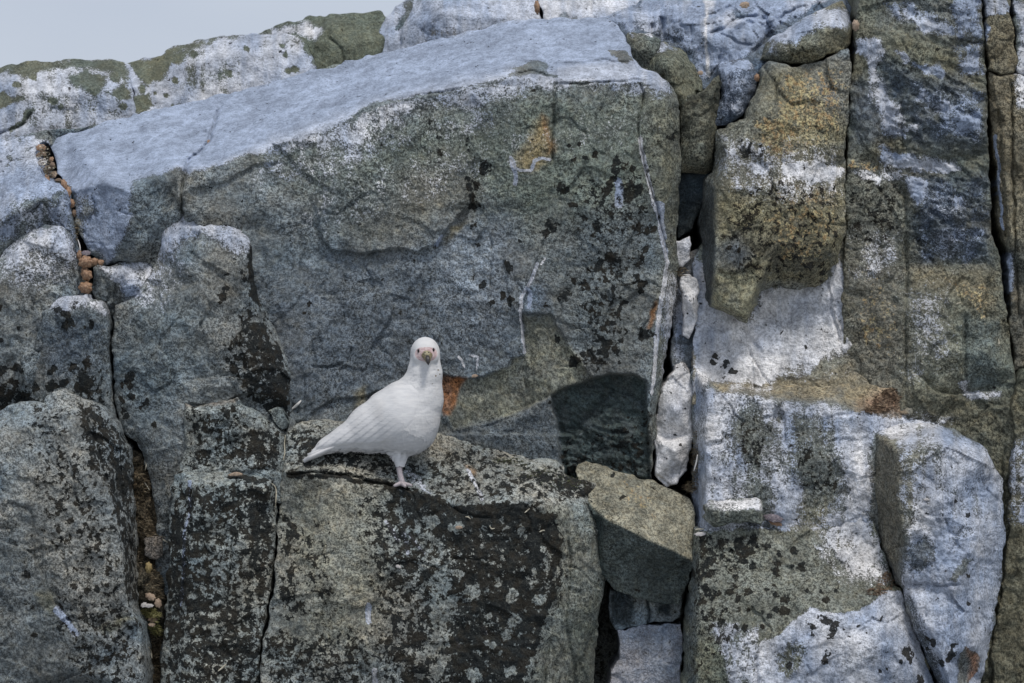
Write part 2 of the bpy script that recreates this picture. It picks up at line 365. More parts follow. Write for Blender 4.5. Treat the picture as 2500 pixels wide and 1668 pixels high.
def paint_mesh(me, x, y, key, col, grain, seed):
    n = len(x); C = np.tile(np.array(col, float)*np.array([.84, .86, .885]), (n, 1)); G = np.zeros(n); L = np.zeros(n); O = np.zeros(n); T = np.full(n, .75); A = grain*np.clip(1+.32*fbm(x, y, 80, 3, seed+91), .45, 1.4)
    C *= (1+.15*fbm(x, y, 120, 3, seed+81)+.16*fbm(x, y, 36, 3, seed+84))[:, None]; hue = .09*fbm(x, y, 90, 3, seed+82); C[:, 0] *= 1+hue; C[:, 2] *= 1-hue
    mot = fbm(x, y, 26, 3, 911, .6); stk = vnoise(x/11, y/95, 912)+.5*vnoise(x/5, y/50, 913)
    qx = x+7*vnoise(x/45, y/45, 901)+4*vnoise(x/17, y/17, 902)+1.8*vnoise(x/6, y/6, 905); qy = y+7*vnoise(x/45, y/45, 903)+4*vnoise(x/17, y/17, 904)+1.8*vnoise(x/6, y/6, 906)
    x0, x1, y0, y1 = x.min(), x.max(), y.min(), y.max()
    for p in PAINT:
        only = p.get('only')
        if only and key not in only: continue
        pts = p['pts']; a = np.array(pts, float); p_f = p['fade']*(1.45 if p['ch'] == 'C' and p['fade'] > 6 else 1.0)+(4 if p['ch'] == 'G' and p['shape'] == 'poly' and p['fade'] > 5 else 0); m = p_f+14
        if a[:, 0].min()-m > x1 or a[:, 0].max()+m < x0 or a[:, 1].min()-m > y1 or a[:, 1].max()+m < y0: continue
        wgl = p.get('wig', .45 if p['shape'] == 'line' else 1.0); ux = x+(qx-x)*wgl; uy = y+(qy-y)*wgl
        sel = (x > a[:, 0].min()-m) & (x < a[:, 0].max()+m) & (y > a[:, 1].min()-m) & (y < a[:, 1].max()+m)
        if not sel.any(): continue
        sx, sy = ux[sel], uy[sel]
        if p['shape'] == 'poly': w = sstep(p_f, -p_f, sdf(sx, sy, pts))
        elif p['shape'] == 'line':
            dd, _, t = seg_dist(sx, sy, pts, False); w = sstep(p['fade']*1.15, p['fade']*.25, dd)*1.15
        else:
            w = np.zeros(len(sx))
            for c in pts: w = np.maximum(w, sstep(*((1.55, .35) if p['val'] > 0 else (1.15, .6)), np.hypot(sx-c[0], sy-c[1])/c[2]))
        v = p['val']*w*(1.15 if p['shape'] == 'line' else 1); ch = p['ch']
        if ch == 'C': v = np.clip(v*(1+.22*mot[sel]), 0, 1)
        if ch == 'C':
            C[sel] = C[sel]*(1-v[:, None])+np.array(p['col'])*np.array([.86, .88, .90])*v[:, None]*(1+.16*mot[sel])[:, None]
        elif ch == 'G':
            G[sel] = np.maximum(G[sel], v) if p['val'] > 0 else G[sel]*(1+v)
            if 't' in p: T[sel] = T[sel]*(1-w)+p['t']*w
        elif ch == 'L': L[sel] = np.maximum(L[sel], v) if p['val'] > 0 else L[sel]*(1+v)
        elif ch == 'O': O[sel] = np.maximum(O[sel], v) if p['val'] > 0 else O[sel]*(1+v)
        elif ch == 'A': A[sel] = A[sel]*(1-w)+p['val']*w
    lock = np.zeros(n)
    for p in PAINT:
        if p.get('lock') and key in p['only']: lock = np.maximum(lock, sstep(10, -10, sdf(qx, qy, p['pts'])))
    G0 = G.copy(); T0 = T.copy()
    G = np.where(G > .9, G*(1+.16*mot), G*(1+.30*mot+.22*stk))+.05+.06*fbm(x, y, 60, 2, 915)
    T = np.clip(T+.30*fbm(x, y, 75, 3, 917)+.12*stk, 0, 1.15); G = np.clip(G, 0, 1.3); G = G+(np.maximum(G0, .9)*(1+.06*mot)-G)*lock*(G0 > .5); T = T+(T0-T)*lock; L = np.clip(L*(1+.2*mot), 0, 1.2)
    a1 = me.attributes.new('rock_tint', 'FLOAT_COLOR', 'POINT'); a1.data.foreach_set('color', np.column_stack([C, G]).astype(np.float32).ravel())
    a2 = me.attributes.new('cover', 'FLOAT_COLOR', 'POINT'); a2.data.foreach_set('color', np.column_stack([L, O, T, A]).astype(np.float32).ravel())

def pC(col, pts, fade=20, val=1.0, **k): PAINT.append(dict(ch='C', col=col, pts=pts, fade=fade, val=val, shape='poly', **k))
def pG(val, pts, fade=20, shape='poly', **k): PAINT.append(dict(ch='G', pts=pts, fade=fade, val=val, shape=shape, **k))
def pL(val, pts, fade=20, shape='poly', **k): PAINT.append(dict(ch='L', pts=pts, fade=fade, val=val, shape=shape, **k))
def pO(val, pts, fade=20, shape='poly', **k): PAINT.append(dict(ch='O', pts=pts, fade=fade, val=val, shape=shape, **k))
def pA(val, pts, fade=20, **k): PAINT.append(dict(ch='A', pts=pts, fade=fade, val=val, shape='poly', **k))
def spots(val, pts, ch='L', **k): PAINT.append(dict(ch=ch, pts=pts, fade=30, val=val, shape='spots', **k))
# ------------------------------------------------------------------ colour marks on the stone (photo-plane millimetres ~ pixels)
MAIN = {'B'}
# --- main slab: whitewashed sloping top
TOPLINE = [(100,338),(163,320),(253,292),(333,270),(416,252),(535,225),(633,200),(778,158),(843,145),(945,118),(1100,80),(1234,47),(1353,38),(1480,36),(1550,70),(1560,170)]
pG(1.0, TOPLINE+[(1510,192),(1400,203),(1350,190),(1245,182),(1089,220),(981,240),(865,280),(760,330),(640,372),(561,391),(506,412),(455,425),(420,412),(330,440),(318,467),(253,446),(181,470),(120,420)], 11, only=MAIN, t=.97, lock=True)
pG(.62, [(630,372),(865,280),(981,240),(1089,220),(1245,182),(1350,190),(1487,199),(1640,200),(1640,232),(1480,215),(1330,225),(1180,262),(1040,275),(960,310),(880,360),(800,372),(720,372),(660,390)], 34, only=MAIN, t=.55)
pG(.42, [(640,385),(900,320),(1050,300),(1240,250),(1270,330),(1050,350),(900,390),(800,440),(640,450),(600,420)], 50, only=MAIN, t=.5)
pG(.72, [(1200,185),(1350,180),(1360,215),(1350,222),(1220,215)], 10, only=MAIN, t=.6)
pG(.95, [(1362,165),(1530,150),(1620,175),(1645,230),(1560,200),(1364,205)], 9, only=MAIN, t=.7)
pG(.98, [(181,467),(253,441),(318,467),(322,520),(300,585),(262,640),(215,600),(190,530)], 16, only=MAIN, t=1.0)
pG(-.6, [(185,480),(225,470),(232,520),(215,560),(195,540)], 20, only=MAIN)
pG(-.9, [(1240,170),(1290,150),(1345,148),(1330,175),(1270,182)], 7, only=MAIN)
pG(-.85, [(1240,186),(1300,172),(1365,176),(1365,186),(1300,184)], 5, only=MAIN)
pG(-.8, [(860,278),(905,255),(980,238),(1080,222),(1080,228),(980,246),(900,272),(865,290)], 5, only=MAIN)
pG(-.8, [(1478,120),(1530,125),(1550,150),(1530,160),(1490,140)], 5, only=MAIN)
for ln in ([(900,330),(1100,270)],): pass
pG(.25, [(800,420),(1230,300),(1600,260),(1600,330),(1300,400),(900,560),(650,600)], 60, only=MAIN, t=.3)
# face colours
pC((.16,.18,.15), [(620,380),(1280,230),(1640,230),(1650,480),(1280,560),(1130,420),(780,460)], 60, only=MAIN)
pC(BLUE, [(620,700),(820,610),(1240,560),(1270,640),(1260,860),(1090,930),(700,1020),(640,780)], 60, only=MAIN, val=.8)
pC((.12,.138,.155), [(840,700),(1000,640),(1060,760),(1230,760),(1250,850),(1100,910),(860,940),(720,1000),(760,800)], 50, only=MAIN, val=.75)
pC((.27,.30,.33), [(1080,560),(1220,560),(1250,680),(1180,780),(1100,730),(1070,640)], 45, only=MAIN, val=.7)
pC((.22,.20,.145), [(980,430),(1110,370),(1140,500),(1060,560),(900,610),(860,560),(960,520)], 40, only=MAIN, val=.6)
pC((.14,.155,.14), [(790,400),(940,380),(980,480),(900,570),(800,570)], 40, only=MAIN, val=.6)
pC((.125,.138,.135), [(1290,560),(1560,520),(1600,640),(1560,880),(1500,900),(1420,860),(1300,720)], 50, only=MAIN, val=.6)
pC((.17,.165,.12), [(1660,240),(1670,900),(1600,1150),(1580,1150),(1600,900),(1620,600),(1590,400),(1570,240)], 25, only=MAIN, val=.75)
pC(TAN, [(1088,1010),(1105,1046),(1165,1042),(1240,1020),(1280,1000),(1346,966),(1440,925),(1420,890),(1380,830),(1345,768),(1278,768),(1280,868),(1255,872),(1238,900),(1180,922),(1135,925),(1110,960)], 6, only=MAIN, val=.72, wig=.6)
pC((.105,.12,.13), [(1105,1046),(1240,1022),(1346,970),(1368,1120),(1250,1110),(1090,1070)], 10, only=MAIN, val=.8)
pC((.30,.135,.06), [(1070,914),(1140,922),(1128,940),(1112,985),(1098,1010),(1082,1012),(1070,970)], 5, only=MAIN, val=.95, wig=.6)
pC((.34,.26,.13), [(1317,289),(1342,300),(1346,362),(1335,387),(1295,415),(1267,418),(1256,394),(1290,350)], 12, only=MAIN, val=.8)
pC((.34,.19,.08), [(1320,288),(1343,298),(1347,360),(1338,372),(1335,320)], 7, only=MAIN, val=.8)
pC((.32,.16,.07), [(1598,740),(1608,735),(1606,770),(1592,800),(1585,798)], 5, only=MAIN, val=.85)
pC((.25,.20,.10), [(1080,600),(1100,555),(1140,535),(1125,560),(1095,590)], 8, only=MAIN, val=.7)
pC((.26,.22,.13), [(870,960),(900,950),(890,990),(865,1005)], 8, only=MAIN, val=.7)
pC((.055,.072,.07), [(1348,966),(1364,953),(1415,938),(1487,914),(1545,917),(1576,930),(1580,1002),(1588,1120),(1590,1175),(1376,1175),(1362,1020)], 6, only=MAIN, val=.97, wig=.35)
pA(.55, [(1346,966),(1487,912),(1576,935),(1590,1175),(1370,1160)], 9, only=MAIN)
pG(.95, [(1245,388),(1252,410),(1258,440),(1256,452)], 7, 'line', only=MAIN, t=.9)
pG(.85, [(1245,392),(1256,410),(1266,418),(1295,416)], 4, 'line', only=MAIN, t=.5)
pG(.85, [(1296,412),(1302,392),(1320,386),(1340,390)], 5, 'line', only=MAIN, t=.8)
pG(.9, [(1508,445),(1512,475),(1510,500)], 13, 'line', only=MAIN, t=.9)
pG(.95, [(1565,340),(1575,400),(1590,455),(1602,500),(1612,560),(1622,600),(1630,640),(1622,700),(1612,760),(1608,800),(1600,870),(1592,960)], 6.5, 'line', only=MAIN, t=.3)
pG(.9, [(1600,495),(1618,498),(1612,530),(1620,580)], 9, 'line', only=MAIN, t=.5)
pG(.95, [(1310,645),(1300,680),(1288,705),(1276,730),(1272,760),(1274,800),(1280,860)], 5, 'line', only=MAIN, t=.4)
pG(.8, [(1290,705),(1296,725),(1294,748)], 7, 'line', only=MAIN, t=1)
pC((.15,.185,.225), [(1285,690),(1330,680),(1345,760),(1275,762)], 15, only=MAIN, val=.8)
pG(.9, [(1062,600),(1078,578)], 5, 'line', only=MAIN, t=.7)
pG(.8, [(1322,645),(1330,635)], 5, 'line', only=MAIN, t=0)
pG(.8, [(1120,870),(1132,878),(1136,895)], 3, 'line', only=MAIN, t=0)
pG(.7, [(1150,870),(1168,872),(1160,905)], 4, 'line', only=MAIN, t=.2)
spots(.85, [(1053,305,9),(1078,340,9),(1075,378,9),(1143,337,7),(1149,362,6),(1185,408,15),(1145,440,9),(1150,456,12),(1153,480,11),(1157,500,11),(1167,450,12),(1176,502,7),(1153,548,9),(1140,352,5),
  (1374,458,14),(1393,506,11),(1408,502,10),(1392,352,6),(1398,385,8),(1450,375,10),(1425,385,8),(1415,352,6),(1505,392,14),(1515,405,16),(1500,420,12),(1480,450,12),(1475,470,14),(1490,440,12),(1540,415,10),(1548,470,14),(1535,480,16),(1560,460,10),(1570,500,7),(1530,458,10),
  (1345,550,18),(1330,570,14),(1356,543,10),(1575,563,13),(1590,560,12),(1555,556,10),(1640,333,10),(1432,530,10),(1460,555,11),(1445,575,8),(1410,560,6),
  (1470,640,16),(1490,630,18),(1505,645,14),(1460,655,12),(1500,625,10),(1440,670,10),(1430,700,12),(1405,690,8),(1385,725,16),(1375,720,12),(1560,650,14),(1555,675,12),(1570,690,13),(1565,630,10),(1578,610,10),(1560,715,10),
  (1475,720,12),(1465,740,10),(1490,735,10),(1500,760,14),(1490,790,14),(1475,805,12),(1465,830,14),(1480,850,16),(1470,870,18),(1490,840,12),(1500,860,10),(1505,810,9),(1515,835,8),(1440,865,14),(1460,880,14),(1425,868,9),(1365,825,10),(1400,880,14),(1510,880,7),(1600,808,10),(1580,812,14),(1570,822,9),
  (1190,770,5),(1178,700,7),(1197,738,10),(1225,718,11),(1253,735,12),(1250,650,14),(1240,640,9),(1270,590,5),(1175,592,7),(757,745,9),(750,760,6),(1335,745,6),(1350,980,4)], only=MAIN)
pL(.35, [(1400,430),(1600,380),(1600,560),(1440,620)], 40, only=MAIN)
pL(.36, [(1420,600),(1590,600),(1560,720),(1510,890),(1410,900)], 40, only=MAIN)
# --- background ridge
BG = {'A1','A2','A3','A4','A5','A0'}
pG(.86, [(-60,180),(700,60),(780,170),(500,330),(-60,400)], 10, only={'A1','A2'}, t=.6)
pG(-.95, [(30,158),(120,146),(300,148),(312,200),(270,180),(180,165),(100,175),(60,190),(20,175)], 9, only={'A1'})
pG(-.95, [(165,180),(200,175),(262,190),(245,215),(232,232),(200,215),(170,205)], 7, only={'A1'})
pG(-.95, [(-20,235),(15,215),(30,240),(60,235),(55,245),(30,255),(5,275),(-20,275)], 6, only={'A1'})
pG(-.95, [(255,225),(300,200),(320,215),(322,245),(300,240)], 6, only={'A1'})
pG(-.9, [(60,270),(80,265),(60,310),(20,330),(15,315),(50,300)], 5, only={'A1'})
pG(-.95, [(300,150),(405,135),(470,122),(450,150),(420,160),(395,200),(360,205),(330,190),(320,180)], 7, only={'A2'})
pG(-.95, [(325,230),(365,225),(372,260),(340,280),(325,270)], 6, only={'A2'})
pG(-.95, [(405,118),(520,95),(560,92),(470,118),(410,135)], 6, only={'A2'})
spots(-.95, [(690,112,7),(697,134,9),(720,172,14),(705,175,10),(420,260,7),(405,240,6),(420,275,6),(380,230,7)], ch='G', only={'A2'})
pG(.9, [(640,80),(740,60),(790,75),(775,95),(720,90),(640,95)], 12, only={'A3'}, t=.4)
pG(.9, [(900,-30),(1320,-30),(1330,70),(1300,140),(900,150)], 8, only={'A4','A6'}, t=.75)
pG(-.9, [(985,10),(1012,-5),(1000,45),(975,80),(960,70),(975,40)], 6, only={'A6'})
pG(1.0, [(1300,-30),(1600,-30),(1600,70),(1300,70)], 8, only={'A5'}, t=.6)
spots(-.9, [(1385,38,9),(1405,42,7),(1380,45,8)], ch='G', only={'A5'})
# --- left column
pG(1.0, [(-40,330),(110,335),(150,430),(165,460),(120,478),(60,492),(0,540),(-40,560)], 14, only={'G1'}, t=.75)
pG(-.8, [(95,325),(165,320),(140,345),(90,350)], 6, only={'G1'})
spots(-.7, [(20,385,9),(40,390,7),(70,365,9),(15,405,5),(55,345,6)], ch='G', only={'G1'})
pG(.55, [(-40,540),(110,485),(165,465),(190,560),(190,640),(110,560),(-40,620)], 30, only={'G1'}, t=.8)
pG(.80, [(10,600),(70,560),(150,550),(185,600),(180,650),(90,610),(0,680)], 30, only={'G2'}, t=.75)
pG(.4, [(-20,600),(70,560),(190,580),(190,700),(60,720),(-20,700)], 50, only={'G2'}, t=.5)
pG(.75, [(115,745),(145,722),(213,716),(255,738),(262,770),(200,745),(150,765)], 12, only={'G2b'}, t=.6)
pC((.085,.105,.13), [(90,790),(180,770),(255,800),(250,900),(110,910)], 35, only={'G2b','G2'}, val=.75)
spots(.9, [(145,755,11),(165,765,10),(172,780,11),(160,790,9),(188,745,6),(227,794,9),(205,797,6),(0,753,8),(8,833,9),(50,797,7),(42,900,13),(30,930,10),(8,900,14),(15,960,25),(50,970,20),(130,892,9),(120,905,7),(88,948,11),(127,940,17),(155,935,12),(175,900,14),(205,925,22),(220,950,20),(190,950,14),(210,880,12),(122,975,10)], only={'G2','G2b'})
pL(.75, [(-20,930),(60,940),(90,980),(70,1010),(-20,1010)], 18, only={'G2','G2b'})
pL(.6, [(180,900),(250,900),(265,1000),(185,990)], 22, only={'G2','G2b'})
pL(.38, [(60,960),(180,1010),(250,1130),(300,1300),(310,1460),(200,1450),(100,1300),(80,1150)], 60, only={'G3'})
pL(.66, [(195,985),(235,990),(310,1067),(330,1200),(335,1480),(303,1480),(295,1330),(258,1190),(215,1120),(195,1050)], 12, only={'G3'})
pL(.42, [(140,1440),(340,1440),(380,1700),(200,1700)], 50, only={'G3'})
pC((.24,.23,.20), [(40,1180),(200,1120),(290,1350),(260,1480),(120,1440),(90,1320)], 40, only={'G3'}, val=.7)
pC((.11,.12,.12), [(-20,1320),(90,1340),(180,1520),(260,1700),(-20,1700)], 25, only={'G3'}, val=.75)
pG(.85, [(140,1490),(165,1520),(185,1545)], 11, 'line', only={'G3'}, t=1)
pC((.24,.22,.13), [(245,1530),(290,1512),(330,1516),(290,1530),(255,1545)], 7, only={'G3'}, val=.7)
pC((.22,.20,.12), [(90,1455),(120,1455),(135,1490),(120,1500)], 10, only={'G3'}, val=.6)
spots(.85, [(60,1400,9),(180,1440,9),(165,1200,8),(205,1250,10),(235,1310,8),(215,1440,10),(240,1435,8),(150,1480,7),(88,1550,8),(150,1540,9)], only={'G3'})
# --- shouldered block, back blocks
pG(.85, [(395,560),(425,528),(450,516),(510,515),(590,506),(600,545),(618,580),(600,625),(560,600),(520,580),(480,575),(430,610),(390,640)], 26, only={'D'}, t=.8)
pG(-.75, [(545,540),(560,515),(590,506),(598,540),(570,552)], 7, only={'D'})
pL(.8, [(540,548),(592,510),(600,560),(575,555)], 8, only={'D'})
pG(.4, [(350,640),(430,600),(470,640),(400,760),(330,760)], 40, only={'D'}, t=.6)
pC((.12,.15,.165), [(330,760),(420,720),(480,780),(440,960),(330,1000),(280,900)], 50, only={'D'}, val=.7)
pL(.95, [(608,590),(622,600),(640,700),(632,760),(612,720),(610,640)], 7, only={'D'})
pL(.75, [(600,800),(640,770),(690,870),(712,920),(712,1010),(640,960),(585,920)], 16, only={'D'})
pL(.5, [(550,850),(600,740),(620,760),(640,900),(600,960),(550,920)], 20, only={'D'})
spots(.9, [(597,667,10),(600,683,9),(560,665,5),(553,700,9),(550,725,10),(538,740,8),(565,850,9),(560,880,10),(575,910,11),(592,860,7),(320,920,12),(325,940,10),(322,965,9),(362,988,11),(300,940,8),(296,975,9),(300,1005,10),(372,1035,8),(312,1020,9),(345,1000,5)], only={'D'})
pG(.75, [(230,645),(270,648),(340,628),(385,640),(385,700),(300,700),(240,665)], 16, only={'F'}, t=.55)
pG(.8, [(292,695),(345,695),(348,725),(300,735)], 8, only={'F','D'}, t=.95)
# --- lower blocks
pL(.50, [(449,985),(700,1050),(694,1150),(440,1160)], 40, only={'E0'})
pL(.75, [(600,1050),(690,1050),(690,1130),(600,1120)], 25, only={'E0'})
pC((.2,.17,.14), [(450,980),(520,985),(590,970),(580,985),(500,998),(450,996)], 6, only={'E0'}, val=.8)
spots(.9, [(478,1045,11),(500,1055,10),(525,1030,8),(550,1010,12),(575,1000,10),(510,1110,12),(560,1120,12)], only={'E0'})
pL(.60, [(423,1180),(676,1180),(640,1700),(395,1700)], 30, only={'E1'})
pL(.72, [(600,1180),(672,1180),(662,1440),(600,1430)], 25, only={'E1'})
pL(.70, [(405,1250),(460,1230),(470,1560),(395,1560)], 25, only={'E1'})
pL(-.35, [(520,1320),(600,1300),(590,1450),(500,1440)], 35, only={'E1'})
pG(.8, [(463,1175),(463,1230),(455,1290),(447,1400),(443,1475)], 5, 'line', only={'E1'}, t=1)
pL(.40, [(680,1300),(800,1280),(830,1500),(640,1560)], 50, only={'E2'})
pL(.52, [(640,1540),(900,1540),(900,1700),(620,1700)], 50, only={'E2'})
pL(.56, [(880,1200),(1000,1200),(1080,1400),(1060,1700),(930,1700),(920,1480)], 45, only={'E2'})
pL(.60, [(690,1240),(735,1280),(720,1480),(680,1480)], 18, only={'E2'})
pC((.23,.22,.165), [(700,1160),(950,1190),(960,1380),(880,1600),(700,1600),(680,1300)], 50, only={'E2'}, val=.6)
pL(.78, [(930,1192),(1017,1194),(1107,1228),(1290,1226),(1353,1262),(1362,1340),(1357,1425),(1332,1498),(1285,1690),(1070,1700),(1090,1440),(1050,1310),(960,1240)], 42, only={'E2'})
pL(-.3, [(1080,1330),(1170,1290),(1180,1360),(1110,1400)], 30, only={'E2'})
pL(-.5, [(1300,1310),(1350,1330),(1345,1410),(1305,1390)], 18, only={'E2'})
spots(-.75, [(1148,1452,21),(1214,1422,16),(1250,1457,18),(1317,1462,19),(1260,1510,19),(1232,1540,21),(1246,1640,18),(1120,1288,15),(1060,1275,16),(1115,1400,13),(1102,1290,9),(1100,1470,12),(1190,1500,11),(1270,1285,14),(1195,1570,12),(1220,1590,9),(1155,1655,22)], ch='L', only={'E2'})
pC((.22,.245,.235), [(1000,1240),(1360,1240),(1330,1700),(1050,1700)], 30, only={'E2'}, val=.5)
pL(.55, [(705,1050),(960,1060),(1020,1150),(945,1180),(850,1158),(705,1155)], 25, only={'E2'})
pL(.42, [(980,1140),(1160,1080),(1380,1130),(1475,1230),(1400,1240),(1290,1225),(1100,1230),(1000,1190)], 30, only={'E2'})
pL(.72, [(1290,1140),(1450,1180),(1478,1280),(1460,1300),(1440,1230),(1300,1170)], 14, only={'E2'})
pG(.55, [(990,1130),(1040,1165),(1050,1205),(1010,1190),(985,1160)], 14, only={'E2'}, t=.5)
pG(.9, [(1143,1150),(1160,1180),(1175,1220)], 6, 'line', only={'E2'}, t=.2)
pC((.38,.25,.15), [(1140,1142),(1160,1145),(1158,1160),(1145,1160)], 6, only={'E2'}, val=.9)
pG(.95, [(945,1278),(958,1298),(972,1318)], 7, 'line', only={'E2'}, t=.6)
pG(.9, [(986,1300),(992,1325),(996,1352)], 7, 'line', only={'E2'}, t=.7)
pG(.85, [(1002,1302),(1018,1330),(1035,1350)], 4, 'line', only={'E2'}, t=.7)
pG(.9, [(900,1480),(898,1518)], 8, 'line', only={'E2'}, t=.5)
pG(.95, [(912,1635),(910,1690)], 8, 'line', only={'E2'}, t=.2)
pG(.8, [(1115,1560),(1119,1575)], 4, 'line', only={'E2'}, t=.2)
pC((.45,.30,.22), [(1168,1525),(1188,1528),(1190,1548),(1170,1545)], 6, only={'E2'}, val=.7)
pG(.6, [(1168,1525),(1195,1530),(1190,1552),(1170,1545)], 8, only={'E2'}, t=.2)
pC((.17,.175,.14), [(1330,1240),(1480,1240),(1490,1400),(1440,1700),(1285,1700),(1360,1400)], 20, only={'E2'}, val=.6)
pL(.55, [(1350,1240),(1375,1280),(1385,1400),(1340,1560),(1320,1560),(1362,1400),(1362,1300)], 12, only={'E2'})
pC((.10,.11,.09), [(1400,1500),(1470,1440),(1450,1700),(1400,1700)], 20, only={'E2'}, val=.6)
# --- tan wedge and crevice stones
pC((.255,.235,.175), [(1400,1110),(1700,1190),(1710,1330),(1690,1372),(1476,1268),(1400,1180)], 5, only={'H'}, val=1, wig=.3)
pC((.085,.098,.09), [(1470,1268),(1692,1372),(1700,1480),(1480,1460)], 5, only={'H'}, val=1, wig=.3)  # front face below the tan top: its shade painted as darker colour
pO(.45, [(1500,1160),(1600,1190),(1640,1300),(1540,1240)], 40, only={'H'})
spots(.95, [(1499,1162,6),(1525,1216,7)], only={'H'})
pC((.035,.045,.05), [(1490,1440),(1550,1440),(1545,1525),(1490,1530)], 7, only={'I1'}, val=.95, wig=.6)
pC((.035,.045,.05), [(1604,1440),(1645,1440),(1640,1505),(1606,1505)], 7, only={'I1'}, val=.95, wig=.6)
# --- crevice white stones
pG(1.0, [(1580,560),(1720,560),(1720,1200),(1590,1200)], 5, only={'J1','J2','J3'}, t=.12)
pG(-.9, [(1655,850),(1695,860),(1695,925),(1665,905)], 7, only={'J2'})
spots(.9, [(1642,1056,4),(1660,1083,5),(1630,1120,4),(1672,1000,3),(1640,960,3),(1680,760,3),(1672,720,3)], only={'J1','J2'})
# --- upper right
pG(.95, [(1475,40),(1545,10),(1600,-30),(2060,-30),(1960,30),(1900,60),(1860,110),(1760,170),(1720,200),(1690,140),(1650,108),(1600,85),(1560,80),(1530,80)], 12, only={'L1'}, t=.95)
pG(-.35, [(1500,60),(1560,25),(1600,70),(1700,80),(1720,190),(1650,110),(1560,90)], 25, only={'L1'})
pG(1.0, [(1700,60),(1790,20),(1800,60),(1740,90),(1700,80)], 14, only={'L1'}, t=.6)
pG(-.8, [(1790,18),(1840,25),(1830,45),(1790,45)], 8, only={'L1'})
pG(1.0, [(1722,5),(1728,40),(1722,80),(1726,130),(1732,185)], 5, 'line', only={'L1'}, t=.1)
pG(.8, [(1720,0),(1755,0),(1750,25),(1722,28)], 6, only={'L1'}, t=.1)
pG(.85, [(1758,145),(1850,140),(1845,170),(1800,185),(1760,190)], 10, only={'L2'}, t=.9)
pG(.5, [(1758,180),(1845,180),(1810,290),(1750,290)], 14, only={'L2'}, t=1)
pC((.09,.12,.17), [(1755,170),(1850,170),(1810,300),(1750,300)], 12, only={'L2'}, val=.9)
pG(.8, [(1565,125),(1590,106),(1625,100),(1655,118),(1620,128),(1580,135)], 8, only={'K1'}, t=.6)
pG(.5, [(1535,82),(1590,85),(1600,95),(1540,95)], 5, only={'K0'}, t=.6)
pG(.95, [(1870,100),(1900,62),(1955,45),(1975,28),(2060,22),(2078,40),(2070,70),(2000,62),(1950,85),(1935,112),(1895,100)], 12, only={'N'}, t=.75)
pG(.45, [(1870,140),(1885,90),(1930,80),(1925,120),(1900,140)], 16, only={'N'}, t=.7)
pC((.24,.21,.13), [(1920,120),(2075,90),(2080,160),(1930,165)], 16, only={'N'}, val=.7)
pC((.22,.195,.12), [(1740,290),(1860,170),(2080,150),(2075,700),(1740,700)], 20, only={'M'}, val=.9)
pO(.50, [(1900,180),(2075,150),(2070,330),(1900,400),(1840,330),(1880,260)], 50, only={'M'})
pO(.62, [(1905,175),(1945,185),(1950,215),(1915,215)], 14, only={'M'})
pO(.60, [(1840,290),(1920,280),(1950,370),(1900,400),(1850,360)], 22, only={'M'})
pG(.62, [(1790,375),(1850,385),(1930,390),(2060,400),(2062,440),(1990,460),(1900,430),(1800,420)], 18, only={'M'}, t=.2)
pG(.3, [(1780,420),(2060,430),(2050,520),(1880,500),(1780,470)], 30, only={'M'}, t=.2)
pO(.45, [(1890,430),(2060,450),(2040,660),(1900,650),(1860,560)], 35, only={'M'})
pL(.34, [(1860,440),(2060,450),(2040,690),(1800,690),(1760,560)], 35, only={'M'})
pC((.085,.08,.06), [(1800,560),(1960,560),(2020,640),(1980,690),(1880,640),(1760,660)], 30, only={'M'}, val=.7)
pC((.11,.125,.14), [(1745,600),(1800,580),(1830,620),(1810,660),(1745,650)], 16, only={'M'}, val=.8)
pC((.27,.25,.165), [(1745,670),(1800,665),(1850,660),(1855,713),(1827,785),(1735,750)], 10, only={'M'}, val=.9)
pC((.05,.055,.055), [(1690,420),(1742,440),(1744,600),(1738,748),(1700,740)], 4, only={'M'}, val=.9, wig=.3)  # left side face turned from the light, its shade painted into the colour
# pale recess + ledge
pG(1.0, [(1690,620),(1830,780),(1856,700),(2010,690),(2060,660),(2080,800),(2100,830),(2080,862),(2010,880),(1960,930),(1700,925)], 15, only={'O'}, t=.22)
pG(.75, [(1690,620),(1760,760),(1800,860),(1790,925),(1690,925)], 14, only={'O'}, t=.5)
pG(.9, [(2022,640),(2055,620),(2070,720),(2085,840),(2050,820),(2030,720)], 7, only={'O'}, t=.4)
spots(.95, [(1750,870,10),(1770,890,13),(1790,905,9),(1740,885,7),(1800,905,6),(1965,844,5)], only={'O'})
pC((.30,.25,.165), [(1735,925),(2000,915),(2090,870),(2200,900),(2210,1010),(2110,1000),(2000,978),(1880,970),(1760,955)], 12, only={'O','P'}, val=.9)
pC((.27,.165,.11), [(2100,985),(2150,945),(2206,950),(2208,1008),(2160,1022)], 22, only={'P','O'}, val=.75)
pO(.62, [(2130,910),(2180,905),(2180,945),(2120,935)], 12, only={'P','O'})
pG(.75, [(1693,880),(1760,905),(1880,920),(1900,930),(1800,935),(1735,920),(1722,960),(1690,960)], 9, only={'O','P'}, t=.2)
pG(.98, [(1722,940),(1760,955),(1850,962),(1900,985),(2000,985),(2100,1005),(2220,1020),(2300,1035),(2130,1050),(2118,1200),(2120,1300),(1960,1290),(1690,1290)], 12, only={'P','Q'}, t=.62)
pG(-.78, [(1790,985),(1850,968),(1880,1010),(1905,1060),(1870,1130),(1895,1200),(1880,1290),(1820,1290),(1785,1210),(1810,1140),(1780,1060)], 40, only={'P'})
pG(-.78, [(1915,1010),(1990,1000),(2040,1050),(2050,1110),(2075,1180),(2050,1260),(2030,1300),(1930,1300),(1940,1200),(1905,1120)], 42, only={'P'})
pC((.15,.155,.13), [(1790,980),(2070,1040),(2060,1290),(1790,1290)], 20, only={'P'}, val=.8)
